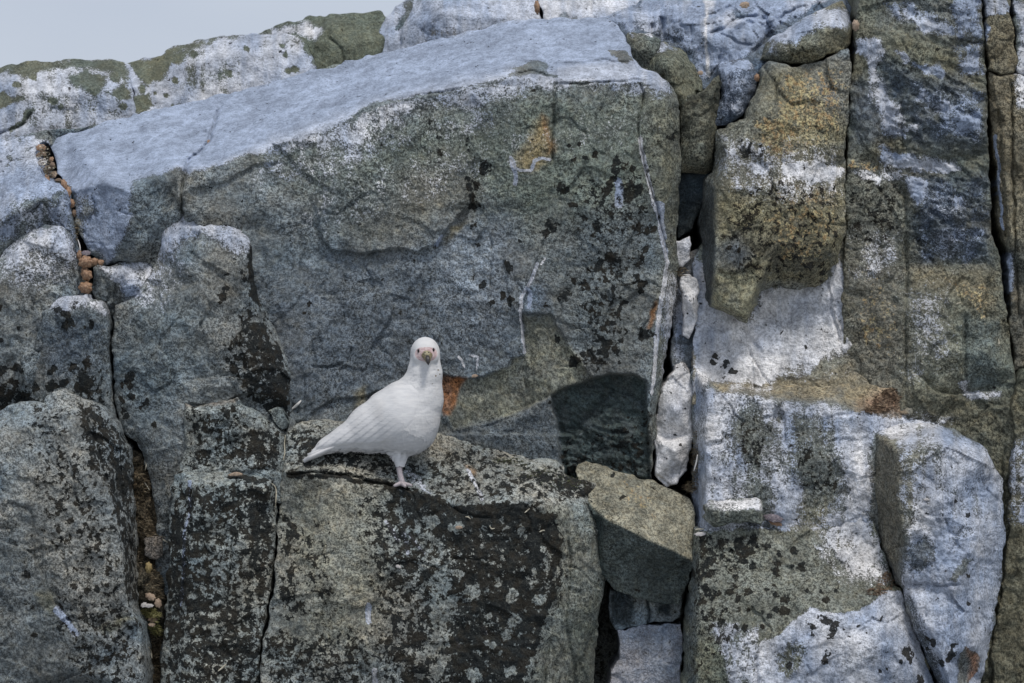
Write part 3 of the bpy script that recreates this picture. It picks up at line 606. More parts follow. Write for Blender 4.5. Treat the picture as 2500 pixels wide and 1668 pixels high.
pL(.36, [(1800,1000),(1880,1040),(1880,1180),(1810,1150)], 20, only={'P'})
pL(.40, [(1930,1060),(2030,1110),(2060,1210),(1990,1220),(1940,1130)], 20, only={'P'})
pG(.7, [(1693,900),(1724,960),(1722,1290),(1693,1290)], 6, only={'P'}, t=.75)
pC((.27,.25,.17), [(1900,1230),(2040,1230),(2050,1300),(1990,1310),(1900,1290)], 20, only={'P','Q'}, val=.8)
pG(.8, [(2000,1240),(2110,1190),(2155,1340),(2175,1420),(2120,1430),(2050,1370),(2010,1320)], 34, only={'Q'}, t=.25)
pG(.45, [(1990,1290),(2060,1320),(2150,1440),(2070,1430),(2000,1360)], 24, only={'Q'}, t=.3)
pC((.185,.188,.158), [(1690,1290),(1990,1295),(2150,1420),(2140,1480),(1900,1560),(1690,1560)], 16, only={'Q'}, val=.9)
pG(1.0, [(2200,1436),(2150,1447),(2120,1490),(2060,1500),(1975,1485),(1900,1545),(1850,1560),(1840,1700),(2300,1700),(2265,1624),(2229,1534)], 5, only={'Q'}, t=.68)
pG(.6, [(1740,1515),(1850,1535),(1860,1700),(1790,1700)], 14, only={'Q'}, t=.5)
pG(-.7, [(1890,1590),(1960,1570),(1975,1600),(1930,1660),(1890,1640)], 10, only={'Q'})
spots(.9, [(1760,1320,9),(1775,1318,8),(1745,1350,14),(1735,1370,13),(1725,1380,9),(1810,1325,14),(1820,1345,17),(1812,1365,14),(1830,1380,12),(1845,1325,12),(1870,1340,10),(1880,1335,7),(1941,1345,10),(1906,1353,6),(1905,1376,9),(1900,1390,11),(1960,1376,8),(1955,1390,9),(1936,1380,6),(1700,1400,12),(1720,1440,14),(1740,1460,9),(1760,1440,10),(1780,1445,10),(1800,1460,9),(1745,1490,9),(1828,1445,9),(1895,1430,7),(1970,1440,7),(1874,1440,6),(2005,1436,6),(2048,1440,7),(2020,1465,9),(1900,1452,9),(1925,1462,11),(1910,1466,8),(1895,1485,9),(1920,1490,13),(1865,1490,7),(1830,1488,6),(1860,1530,7),(1880,1500,9),(1800,1530,9),(1820,1535,10),(2000,1505,10),(2015,1515,11),(2035,1520,13),(2030,1540,12),(2025,1555,9),(1990,1530,9),(1985,1550,8),(2021,1600,12),(2020,1615,10),(2150,1512,8),(2098,1525,5),(2210,1595,13),(2220,1605,12),(2195,1618,7),(1925,1625,9),(2145,1636,5),(2250,1660,12),(2165,1630,4)], only={'Q'})
pL(.35, [(1690,1310),(1830,1310),(1800,1560),(1690,1700)], 30, only={'Q'})
# right column
pG(1.0, [(2189,1060),(2290,1040),(2410,1095),(2446,1172),(2460,1317),(2445,1407),(2432,1498),(2415,1570),(2400,1700),(2300,1700),(2230,1540),(2205,1440),(2195,1300)], 14, only={'R'}, t=.8)
pG(-.75, [(2200,1100),(2260,1090),(2250,1250),(2215,1310),(2195,1260)], 28, only={'R'})
pC((.20,.19,.14), [(2120,1040),(2290,1040),(2270,1200),(2200,1330),(2120,1200)], 30, only={'R'}, val=.8)
pG(-.85, [(2214,1325),(2260,1318),(2290,1345),(2255,1400),(2215,1395)], 14, only={'R'})
pC((.11,.125,.145), [(2214,1325),(2290,1320),(2290,1400),(2210,1425)], 14, only={'R'}, val=.9)
pC((.085,.10,.12), [(2210,1440),(2250,1500),(2300,1600),(2330,1700),(2280,1700),(2230,1560)], 12, only={'R'}, val=.8)
pG(-.7, [(2212,1440),(2240,1500),(2285,1580),(2320,1690),(2290,1700),(2240,1580)], 14, only={'R'})
pG(-.95, [(2320,1400),(2350,1360),(2380,1365),(2350,1400),(2330,1420),(2310,1420)], 6, only={'R'})
pG(-.98, [(2340,1600),(2355,1585),(2388,1598),(2385,1640),(2370,1670),(2380,1700),(2330,1700),(2340,1640)], 5, only={'R'})
pC((.36,.20,.13), [(2360,1590),(2386,1600),(2384,1650),(2370,1660)], 7, only={'R'}, val=.9)
pG(-.9, [(2115,1050),(2190,1110),(2192,1245),(2214,1324),(2200,1410),(2150,1340),(2120,1200)], 12, only={'R'})
pC((.17,.155,.12), [(2150,1040),(2195,1110),(2195,1410),(2150,1340),(2135,1160)], 8, only={'R'}, val=.9)
pG(.9, [(2118,1060),(2122,1200),(2135,1300)], 8, 'line', only={'R'}, t=.5)
spots(.95, [(2362,1254,7),(2328,1226,4),(2265,1256,5),(2320,1600,9),(2302,1612,9),(2325,1580,8),(2262,1560,7),(2275,1565,9),(2262,1585,5),(2363,1480,6),(2395,1490,4),(2296,1515,4),(2358,1405,6)], only={'R'})
pG(.85, [(2124,1042),(2200,1020),(2290,1035),(2250,1045),(2190,1075)], 12, only={'R'}, t=.3)
# big right wall
pC((.16,.155,.125), [(2060,380),(2212,380),(2210,1010),(2060,1010)], 18, only={'S'}, val=.85)
pC((.24,.235,.175), [(2215,690),(2340,690),(2352,940),(2215,980)], 25, only={'S'}, val=.8)
pC((.19,.165,.11), [(2220,640),(2440,660),(2440,800),(2340,720),(2225,700)], 22, only={'S'}, val=.8)
pC((.12,.14,.13), [(2352,780),(2440,780),(2440,950),(2358,955)], 10, only={'S'}, val=.8)
pC((.14,.13,.09), [(2200,950),(2520,1000),(2520,1700),(2380,1700),(2400,1100)], 30, only={'S','T3'}, val=.8)
pC((.085,.105,.13), [(2150,140),(2330,180),(2400,260),(2405,360),(2230,360),(2160,230)], 30, only={'S'}, val=.85)
pC((.075,.095,.125), [(2225,430),(2420,430),(2415,640),(2240,640)], 26, only={'S'}, val=.85)
pC((.20,.19,.13), [(2180,60),(2300,70),(2350,170),(2280,190),(2180,140)], 25, only={'S'}, val=.7)
pG(.80, [(2160,10),(2230,20),(2330,60),(2340,90),(2260,80),(2180,40)], 14, only={'S'}, t=.75)
pG(.72, [(2310,-10),(2400,-10),(2400,100),(2340,95),(2330,50)], 18, only={'S'}, t=1)
pG(.68, [(2322,110),(2400,105),(2405,180),(2340,180)], 14, only={'S'}, t=1)
pG(.92, [(2095,100),(2150,92),(2158,125),(2140,170),(2110,140),(2085,130)], 10, only={'S'}, t=.7)
pG(.85, [(2125,160),(2150,190),(2160,240),(2195,250),(2205,330),(2160,330),(2150,280),(2120,230)], 14, only={'S'}, t=.5)
pG(.85, [(2180,125),(2210,140),(2250,155),(2290,150),(2310,180),(2300,190),(2240,165),(2200,155)], 6, only={'S'}, t=.8)
pG(.40, [(2220,200),(2405,220),(2400,350),(2230,330)], 30, only={'S'}, t=1)
pG(.85, [(2150,360),(2190,370),(2260,380),(2330,390),(2350,410),(2300,420),(2220,410),(2155,400)], 12, only={'S'}, t=.6)
pG(.7, [(2070,415),(2110,405),(2150,425),(2145,450),(2100,440)], 8, only={'S'}, t=.2)
pG(.5, [(2150,400),(2220,405),(2210,440),(2150,440)], 14, only={'S'}, t=.4)
pG(.9, [(2218,430),(2260,445),(2262,480),(2235,500),(2222,470)], 10, only={'S'}, t=.9)
pG(.42, [(2240,560),(2380,540),(2400,640),(2330,660),(2250,620)], 24, only={'S'}, t=1)
pG(.3, [(2225,440),(2420,440),(2410,560),(2230,540)], 30, only={'S'}, t=1)
pO(.5, [(2070,380),(2145,395),(2145,420),(2070,410)], 10, only={'S'})
pO(.42, [(2100,560),(2200,760),(2200,900),(2090,840)], 36, only={'S'})
pO(.42, [(2290,670),(2420,690),(2420,800),(2350,760)], 26, only={'S'})
pL(.36, [(2075,440),(2205,440),(2200,590),(2075,600)], 22, only={'S'})
pG(.85, [(2345,935),(2365,930),(2370,955),(2440,960),(2440,970),(2355,975)], 7, only={'S'}, t=.3)
pG(.5, [(2455,1080),(2500,1060),(2520,1280),(2470,1280)], 20, only={'T3'}, t=.8)
pG(.8, [(2405,-10),(2460,-10),(2465,30),(2410,40)], 5, only={'T1'}, t=.6)
pG(.7, [(2400,0),(2412,60),(2412,180),(2400,180)], 5, only={'T1'}, t=.9)
pG(.75, [(2460,0),(2520,0),(2520,280),(2480,260),(2485,60)], 10, only={'T2','T4'}, t=.4)
pG(.7, [(2445,620),(2475,620),(2470,780),(2450,780)], 8, only={'T2'}, t=1)
pG(.85, [(2432,330),(2440,450),(2450,560)], 5, 'line', only={'T2'}, t=1)
pC((.20,.17,.11), [(2410,170),(2520,170),(2520,600),(2430,600)], 20, only={'T2'}, val=.6)

pL(.97, [(930,1192),(1017,1196),(1107,1230),(1290,1226),(1350,1262),(1362,1345),(1335,1345),(1290,1290),(1150,1270),(1040,1250)], 12, only={'E2'})
pL(.95, [(1352,1260),(1372,1300),(1366,1400),(1340,1500),(1300,1620),(1280,1620),(1320,1490),(1345,1400)], 9, only={'E2'})
pL(.90, [(1230,1350),(1330,1500),(1270,1690),(1210,1690),(1220,1560)], 26, only={'E2'})
pC((.13,.15,.18), [(2080,200),(2150,200),(2160,330),(2080,360)], 24, only={'S'}, val=.7)
pC((.15,.16,.16), [(2150,-40),(2400,-40),(2400,130),(2150,60)], 24, only={'S'}, val=.6)
pC((.17,.18,.165), [(1700,280),(1860,160),(1880,260),(1800,420),(1720,480)], 30, only={'M'}, val=.6)
pC((.155,.165,.17), [(1960,160),(2080,150),(2075,300),(2000,260)], 26, only={'M'}, val=.6)
pG(.45, [(1760,330),(1900,340),(2060,350),(2064,480),(1900,500),(1770,470)], 40, only={'M'}, t=.3)
pG(.9, [(1770,372),(1800,368),(1815,395),(1790,400)], 12, only={'M'}, t=.4)
pG(1.0, [(1900,398),(1990,392),(2060,405),(2058,432),(1985,450),(1930,430)], 12, only={'M'}, t=.3)
pL(.42, [(1800,340),(1860,350),(1870,395),(1810,390)], 14, only={'M'})
pG(.8, [(2320,480),(2345,470),(2360,500),(2330,510)], 12, only={'S'}, t=1)
pG(.5, [(2270,575),(2400,560),(2390,610),(2290,640)], 14, only={'S'}, t=1)
pG(.9, [(2250,215),(2262,225),(2240,250),(2230,245)], 6, only={'S'}, t=.8)
pG(.75, [(2255,270),(2310,240),(2330,260),(2290,290)], 12, only={'S'}, t=.8)
pG(.8, [(2200,300),(2240,310),(2235,325),(2195,318)], 7, only={'S'}, t=.7)
pG(.75, [(2330,280),(2400,265),(2402,320),(2340,330)], 12, only={'S'}, t=1)

pG(.55, [(1625,640),(1668,700),(1665,900),(1640,1000),(1610,1150),(1596,1150),(1612,950),(1625,800)], 12, only={'B'}, t=.6)
pG(.5, [(1655,600),(1712,620),(1720,700),(1700,800),(1693,900),(1712,900)], 12, only={'O'}, t=.9)
pL(.42, [(1340,1100),(1590,1000),(1590,1180),(1370,1180)], 30, only={'B'})
pL(.82, [(1090,1290),(1340,1290),(1330,1500),(1280,1690),(1120,1690),(1100,1450)], 30, only={'E2'})
spots(-.75, [(1148,1452,21),(1214,1422,16),(1250,1457,18),(1317,1462,19),(1260,1510,19),(1232,1540,21),(1246,1640,18),(1120,1288,15),(1060,1275,16),(1115,1400,13),(1102,1290,9),(1100,1470,12),(1190,1500,11),(1270,1285,14),(1195,1570,12),(1220,1590,9),(1155,1655,22),(1320,1340,12),(1300,1390,9),(1180,1370,8)], ch='L', only={'E2'})

pG(.45, [(2195,1110),(2270,1090),(2280,1250),(2215,1310)], 36, only={'R'}, t=.4)
pG(-.35, [(2250,1060),(2330,1060),(2310,1180),(2260,1200)], 40, only={'R'})
pG(-.45, [(2310,1190),(2400,1180),(2400,1320),(2320,1330)], 40, only={'R'})
pG(-.35, [(1740,1090),(1790,1080),(1800,1240),(1740,1240)], 30, only={'P'})
pG(.5, [(2070,830),(2160,880),(2200,930),(2100,935),(1960,930),(2020,890)], 40, only={'O'}, t=.2)
pG(-.6, [(1960,880),(2080,850),(2130,930),(1990,935),(1900,930)], 36, only={'O'})
pC((.20,.20,.165), [(1900,870),(2080,850),(2100,920),(1900,925)], 30, only={'O'}, val=.6)
pG(.5, [(1780,930),(1900,935),(1880,965),(1780,955)], 14, only={'P','O'}, t=.1)
pG(.4, [(2215,700),(2320,700),(2330,900),(2215,940)], 50, only={'S'}, t=.4)
pG(.45, [(2160,1010),(2330,1010),(2360,1040),(2160,1040)], 20, only={'S'}, t=.1)
pC((.19,.175,.14), [(2080,640),(2210,640),(2205,960),(2085,960)], 40, only={'S'}, val=.6)
pG(.35, [(2075,560),(2200,560),(2200,680),(2080,680)], 40, only={'S'}, t=.2)
pL(.97, [(555,1158),(670,1166),(678,1180),(600,1178),(560,1172)], 6, only={'E1'})  # lichen black painted in for the shaded crack above this block
pL(.97, [(690,1152),(850,1155),(945,1178),(1010,1192),(1000,1200),(930,1190),(850,1168),(700,1164)], 5, only={'E2'})  # dark crack along the top edge, its shade drawn with lichen cover
pL(.85, [(600,930),(700,1010),(705,1040),(650,1000),(600,965)], 12, only={'D','E0'})  # shadow under the overhang, painted with the black lichen cover
pL(.6, [(1700,1300),(1760,1310),(1740,1480),(1700,1560)], 26, only={'Q'})
pC((.10,.115,.115), [(1680,1340),(1702,1340),(1700,1700),(1670,1700)], 8, only={'Q'}, val=.8)

pG(.55, [(1722,1236),(1733,1218),(1845,1212),(1862,1222),(1858,1244),(1800,1248),(1735,1246)], 5, only={'slab_stone'}, t=.0)
pC((.13,.14,.12), [(1720,1246),(1860,1244),(1862,1290),(1740,1292)], 6, only={'slab_stone'})

pA(.38, TOPLINE+[(1510,192),(1350,190),(1089,220),(865,280),(640,372),(506,412),(318,467),(181,470)], 20, only={'B'})
spots(-.95, [(40,205,12),(130,240,14),(150,262,10),(195,150,16),(282,190,14),(300,262,12),(80,190,10)], ch='G', only={'A1'})
spots(-.9, [(480,130,12),(430,200,12),(600,120,8),(560,180,9),(350,215,12)], ch='G', only={'A2'})
pG(-.45, [(120,220),(220,230),(210,300),(100,300)], 40, only={'A1'})
pG(-.4, [(470,150),(600,180),(560,240),(440,230)], 40, only={'A2'})
pG(.7, [(1652,700),(1672,700),(1668,880),(1650,880)], 8, only={'J5'}, t=.9)
pG(.8, [(1726,960),(1790,962),(1780,1100),(1770,1200),(1724,1220)], 20, only={'P'}, t=.35)
pG(1.1, [(2060,1040),(2118,1060),(2118,1250),(2080,1250)], 16, only={'P'}, t=.35)

# ------------------------------------------------------------------ ground and the body of the cliff behind the blocks
def ground():
    n = 90; xs = np.sign(np.linspace(-1, 1, n))*np.abs(np.linspace(-1, 1, n))**2.6*900; ys = xs.copy()
    X, Y = np.meshgrid(xs, ys); Z = -3.0+.12*fbm(X, Y, 3.0, 3, 5)
    V = np.stack([X, Y, Z], -1).reshape(-1, 3); F = []
    for j in range(n-1):
        for i in range(n-1): a = j*n+i; F.append((a, a+1, a+n+1, a+n))
    m = simple_mat('shore_shingle', (.16, .17, .17), (.32, .34, .36), 1.5, .9, .4)
    o = link_mesh('ground', V, F, m); o['kind'] = 'structure'
ground()
def cliff_body():
    """bedrock the blocks have split from: face, crest and the slope behind"""
    gx = np.linspace(-3200, 5600, 240)
    def crest(x): return np.interp(x, [-3200, -400, 0, 600, 1000, 1500, 2500, 3400, 5600], [900, 620, 520, 400, 330, 260, 120, 60, 200])
    rows = []
    face_t = np.linspace(0, 1, 120)
    for t in face_t:      # up the face
        py = 3600+(crest(gx)-3600)*t
        inner = sstep(-350, -60, gx)*sstep(2900, 2600, gx)*sstep(1760, 2000, py)*0 + sstep(-350, -60, gx)*sstep(2900, 2600, gx)*sstep(2100, 1800, py)
        d = 20+360*inner + (1-inner)*(70*facets(gx+30*vnoise(gx/90, py/90, 4), py, 330, 77)+40*fbm(gx, py, 300, 4, 78)) + inner*10*fbm(gx, py, 120, 3, 79)+ 120*sstep(.93, 1, t)
        Y = d*S; f = (D0+Y)/D0
        rows.append(np.stack([(gx-1250)*S*f, Y, (834-py)*S*f], -1))
    top = rows[-1]
    for k in range(1, 40):
        r = top.copy(); dy = .12*k*(1+k*.06); r[:, 1] += dy
        r[:, 2] += .10*dy - .05*dy*dy + .06*fbm(gx, np.full_like(gx, dy*900), 500, 3, 90) - .5*sstep(0,.4,dy)*0
        r[:, 2] = np.maximum(r[:, 2], -3.2); rows.append(r)
    V = np.concatenate(rows); n = len(gx); F = []
    for j in range(len(rows)-1):
        for i in range(n-1): a = j*n+i; F.append((a, a+1, a+n+1, a+n))
    c = V.mean(0); o = link_mesh('cliff', V, F, ROCK, center=c)
    k = len(V); a1 = o.data.attributes.new('rock_tint', 'FLOAT_COLOR', 'POINT'); a1.data.foreach_set('color', np.tile([.085, .09, .085, .12], k).astype(np.float32))
    a2 = o.data.attributes.new('cover', 'FLOAT_COLOR', 'POINT'); a2.data.foreach_set('color', np.tile([.3, .1, .6, .7], k).astype(np.float32))
    o['kind'] = 'structure'
cliff_body()

# ------------------------------------------------------------------ blocks
LEDGE = 'weathered blocks split along the cliff'
RIDGE = 'rocks of the ridge behind the slab'
# background ridge
rock('A0','boulder','low grey rock showing at the foot of the ridge behind the slab', [(-40,300,1000),(700,190,1000),(1000,120,1000),(1000,260,900),(-40,420,900)], 950, col=(.2,.22,.2), amp=.7, frac=3, pitch=5, group=RIDGE)
rock('A3','boulder','dark green lichen-covered boulder on the skyline, left of the pale ones',
     [(620,90,1150),(640,80,1150),(700,55,1150),(800,37,1150),(880,30,1150),(930,27,1150),(946,45,1130),(940,90,1080),(930,150,1050),(780,210,1000),(640,200,1050)],
     1050, pts=[(760,110,1040),(850,110,1020)], lines=[[(805,60,1060),(815,100,1030),(850,170,1000)]], col=(.13,.145,.11), grain=.5, amp=.7, frac=3, R=12, pitch=4, group=RIDGE, ops=[('groove',3,14,[(805,45),(800,90),(835,120),(842,160)])])
rock('A1','boulder','pale skyline rock with green patches at the left edge of the photo',
     [(-80,175,1010),(0,167,1000),(30,157,1000),(80,150,1000),(150,147,1000),(240,148,1000),(300,152,1000),(318,160,990),(316,185,960),(326,220,930),(332,275,900),(334,330,900),(-80,380,860)],
     930, pts=[(150,190,930),(60,230,900),(240,220,900)], col=(.13,.138,.105), grain=.4, amp=.7, frac=3, R=14, pitch=4, group=RIDGE,
     ops=[('groove',2.5,16,[(-20,335),(30,318),(60,300),(75,275)]),('groove',3,6,[(175,200),(180,300)]),('groove',3,6,[(240,215),(245,300)])])
rock('A2','boulder','broad pale skyline rock with a dark capping edge, right of the cracked one',
     [(300,158,1000),(320,150,1000),(405,136,1000),(407,120,1020),(425,112,1030),(500,97,1040),(570,84,1040),(625,84,1050),(660,82,1040),(725,86,1010),(742,92,1000),(750,110,980),(768,165,950),(760,260,900),(540,330,900),(334,340,880),(330,275,900),(324,220,930)],
     930, pts=[(500,150,930),(620,130,950)], lines=[[(395,200,930),(420,160,945),(480,118,980),(570,95,1000),(720,92,990)]], col=(.14,.15,.11), grain=.35, amp=.7, frac=3, R=10, pitch=4, group=RIDGE)
rock('A6','boulder','narrow pale rock streaked with dark lichen on the skyline',
     [(918,130,1080),(928,70,1090),(945,40,1100),(965,18,1120),(1005,-12,1150),(1060,-40,1150),(1060,60,1100),(990,150,1050),(920,160,1060)],
     1080, col=(.13,.15,.15), grain=.4, amp=.7, frac=3, pitch=4, group=RIDGE)
rock('A4','boulder','big pale rounded boulder under the orange-filled crack on the skyline',
     [(968,140,1050),(975,108,1060),(985,66,1070),(1005,30,1100),(1035,-30,1150),(1300,-40,1150),(1312,10,1050),(1320,50,1020),(1300,90,1000),(1150,150,980),(975,170,1000)],
     1040, pts=[(1080,30,1000),(1200,40,980)], col=(.3,.31,.31), grain=.5, amp=.7, frac=3, R=18, pitch=4, group=RIDGE, ops=[('groove',2,8,[(1042,30),(1030,100)])])
rock('A5','boulder','pale blue-white rock right of the orange-filled crack on the skyline',
     [(1308,-40,1120),(1620,-40,1120),(1620,80,950),(1480,80,950),(1360,80,960),(1330,60,990),(1318,20,1030)],
     1000, col=(.3,.32,.34), grain=.5, amp=.7, frac=3, R=14, pitch=4, group=RIDGE, ops=[('groove',2.5,12,[(1445,-10),(1447,60)]),('groove',2,6,[(1370,0),(1365,50)])])

# upper right group
rock('L1','boulder','blue-white rounded slab streaked with guano at the top of the photo',
     [(1455,62,420),(1478,42,420),(1510,28,440),(1545,14,460),(1600,-15,500),(1640,-40,520),(2120,-40,400),(2100,30,250),(2000,130,120),(1900,190,120),(1740,220,130),(1700,215,160),(1640,160,220),(1560,120,300),(1500,90,380)],
     250, pts=[(1840,90,200),(1780,130,170),(1900,60,220)], lines=[[(1510,55,370),(1545,38,360),(1580,55,330),(1620,40,330),(1700,60,260),(1722,85,220),(1790,60,220),(1830,60,240),(1870,30,260),(1960,10,260)],[(1530,85,330),(1600,95,300),(1650,112,270),(1700,160,215),(1725,200,190)]],
     col=(.13,.16,.2), grain=.5, amp=1.5, frac=9, fscale=75, R=18, back=420, group=LEDGE,
     ops=[('groove',6,30,[(1592,60),(1590,85)]),('groove',7,40,[(1618,40),(1614,95)]),('groove',3,12,[(1688,60),(1690,120)]),('groove',4,22,[(1728,84),(1770,68),(1800,48),(1850,38)]),('groove',3,10,[(1745,75),(1790,95),(1805,105),(1840,110)]),('groove',4,16,[(1750,30),(1790,18)]),('groove',3,14,[(1905,70),(1915,30),(1980,10)]),('groove',5,20,[(1840,130),(1870,100),(1890,70),(1860,40)])])
rock('L2','boulder','dark blue rounded rock wedged below the blue-white slab',
     [(1756,165,100),(1762,150,110),(1787,140,120),(1831,143,110),(1845,158,100),(1850,217,80),(1830,260,70),(1812,286,60),(1780,306,60),(1745,310,60),(1742,280,70),(1758,240,80)],
     50, pts=[(1795,190,30),(1790,240,35)], lines=[[(1765,170,70),(1800,160,60),(1840,170,70)]], col=(.11,.13,.165), grain=.6, R=22, amp=1.2, back=200, group=LEDGE)
rock('K0','boulder','small dark green rock between the slab crest and the rounded grey boulder',
     [(1528,95,150),(1533,82,160),(1560,80,160),(1592,84,150),(1610,98,140),(1606,140,130),(1590,230,120),(1545,220,120),(1535,150,130)], 110, pts=[(1565,110,100)], col=(.11,.115,.095), grain=.7, R=18, amp=1, back=220, group=LEDGE)
rock('K1','boulder','tall rounded grey-brown boulder between the main slab and the blue rocks',
     [(1568,128,120),(1588,109,130),(1625,103,130),(1652,118,120),(1676,135,110),(1698,163,100),(1716,199,90),(1722,240,80),(1735,330,80),(1735,425,110),(1700,432,120),(1663,428,110),(1655,300,70),(1600,240,70),(1575,180,90)],
     50, pts=[(1630,160,35),(1650,220,25),(1690,270,35)], lines=[[(1580,140,95),(1620,130,80),(1650,138,70)]], col=(.15,.155,.115), ds=1.35, R=30, amp=1.2, back=260, group=LEDGE)
rock('K2','boulder','leaning brown-grey flake in front of the tall rounded boulder',
     [(1662,262,40),(1668,240,40),(1700,226,30),(1735,205,30),(1758,184,30),(1764,215,40),(1752,289,45),(1749,344,50),(1738,405,60),(1730,432,80),(1712,428,60),(1700,424,50),(1663,424,50),(1660,340,40)],
     12, pts=[(1700,300,0),(1690,380,5)], lines=[[(1735,215,12),(1725,300,8),(1720,400,12)]], col=(.14,.135,.10), ds=1.35, R=14, amp=1.1, back=200, group=LEDGE)
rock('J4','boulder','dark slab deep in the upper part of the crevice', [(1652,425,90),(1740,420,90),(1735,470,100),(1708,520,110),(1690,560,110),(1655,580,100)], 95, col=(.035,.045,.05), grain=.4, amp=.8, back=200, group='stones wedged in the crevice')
rock('J3','stone','small grey stone stuck in the crevice above the two white stones', [(1652,592,70),(1682,575,70),(1688,600,70),(1686,632,75),(1668,652,80),(1652,650,80)], 62, col=(.22,.21,.22), grain=.4, R=8, amp=.6, pitch=2, back=120, group='stones wedged in the crevice')
rock('J1','stone','narrow upright white stone wedged halfway down the crevice',
     [(1661,690,50),(1672,678,50),(1688,673,50),(1701,687,50),(1704,713,50),(1698,785,55),(1684,828,60),(1668,818,60),(1666,745,55)], 28, pts=[(1684,740,18)], col=(.4,.38,.38), grain=.4, R=11, amp=.5, frac=3, pitch=2, back=120, group='stones wedged in the crevice')
rock('J2','stone','long upright white stone filling the foot of the crevice',
     [(1645,905,50),(1660,882,60),(1675,885,60),(1688,912,50),(1694,958,40),(1691,1064,40),(1677,1149,40),(1655,1181,40),(1628,1186,40),(1603,1168,50),(1598,1064,50),(1604,979,50),(1622,935,50)], 8,
     pts=[(1650,1000,-8),(1645,1100,-8)], col=(.3,.27,.25), grain=.4, R=11, amp=.8, frac=4, pitch=2.5, back=150, group='stones wedged in the crevice', ops=[('groove',2,6,[(1690,905),(1650,930),(1655,990)])])

rock('J5','stone','grey slab standing at the back of the crevice behind the white stones', [(1640,640,100),(1730,600,100),(1730,930,100),(1700,960,90),(1640,960,90)], 88, R=8, amp=.8, col=(.17,.18,.19), grain=.5, back=120, group='stones wedged in the crevice')
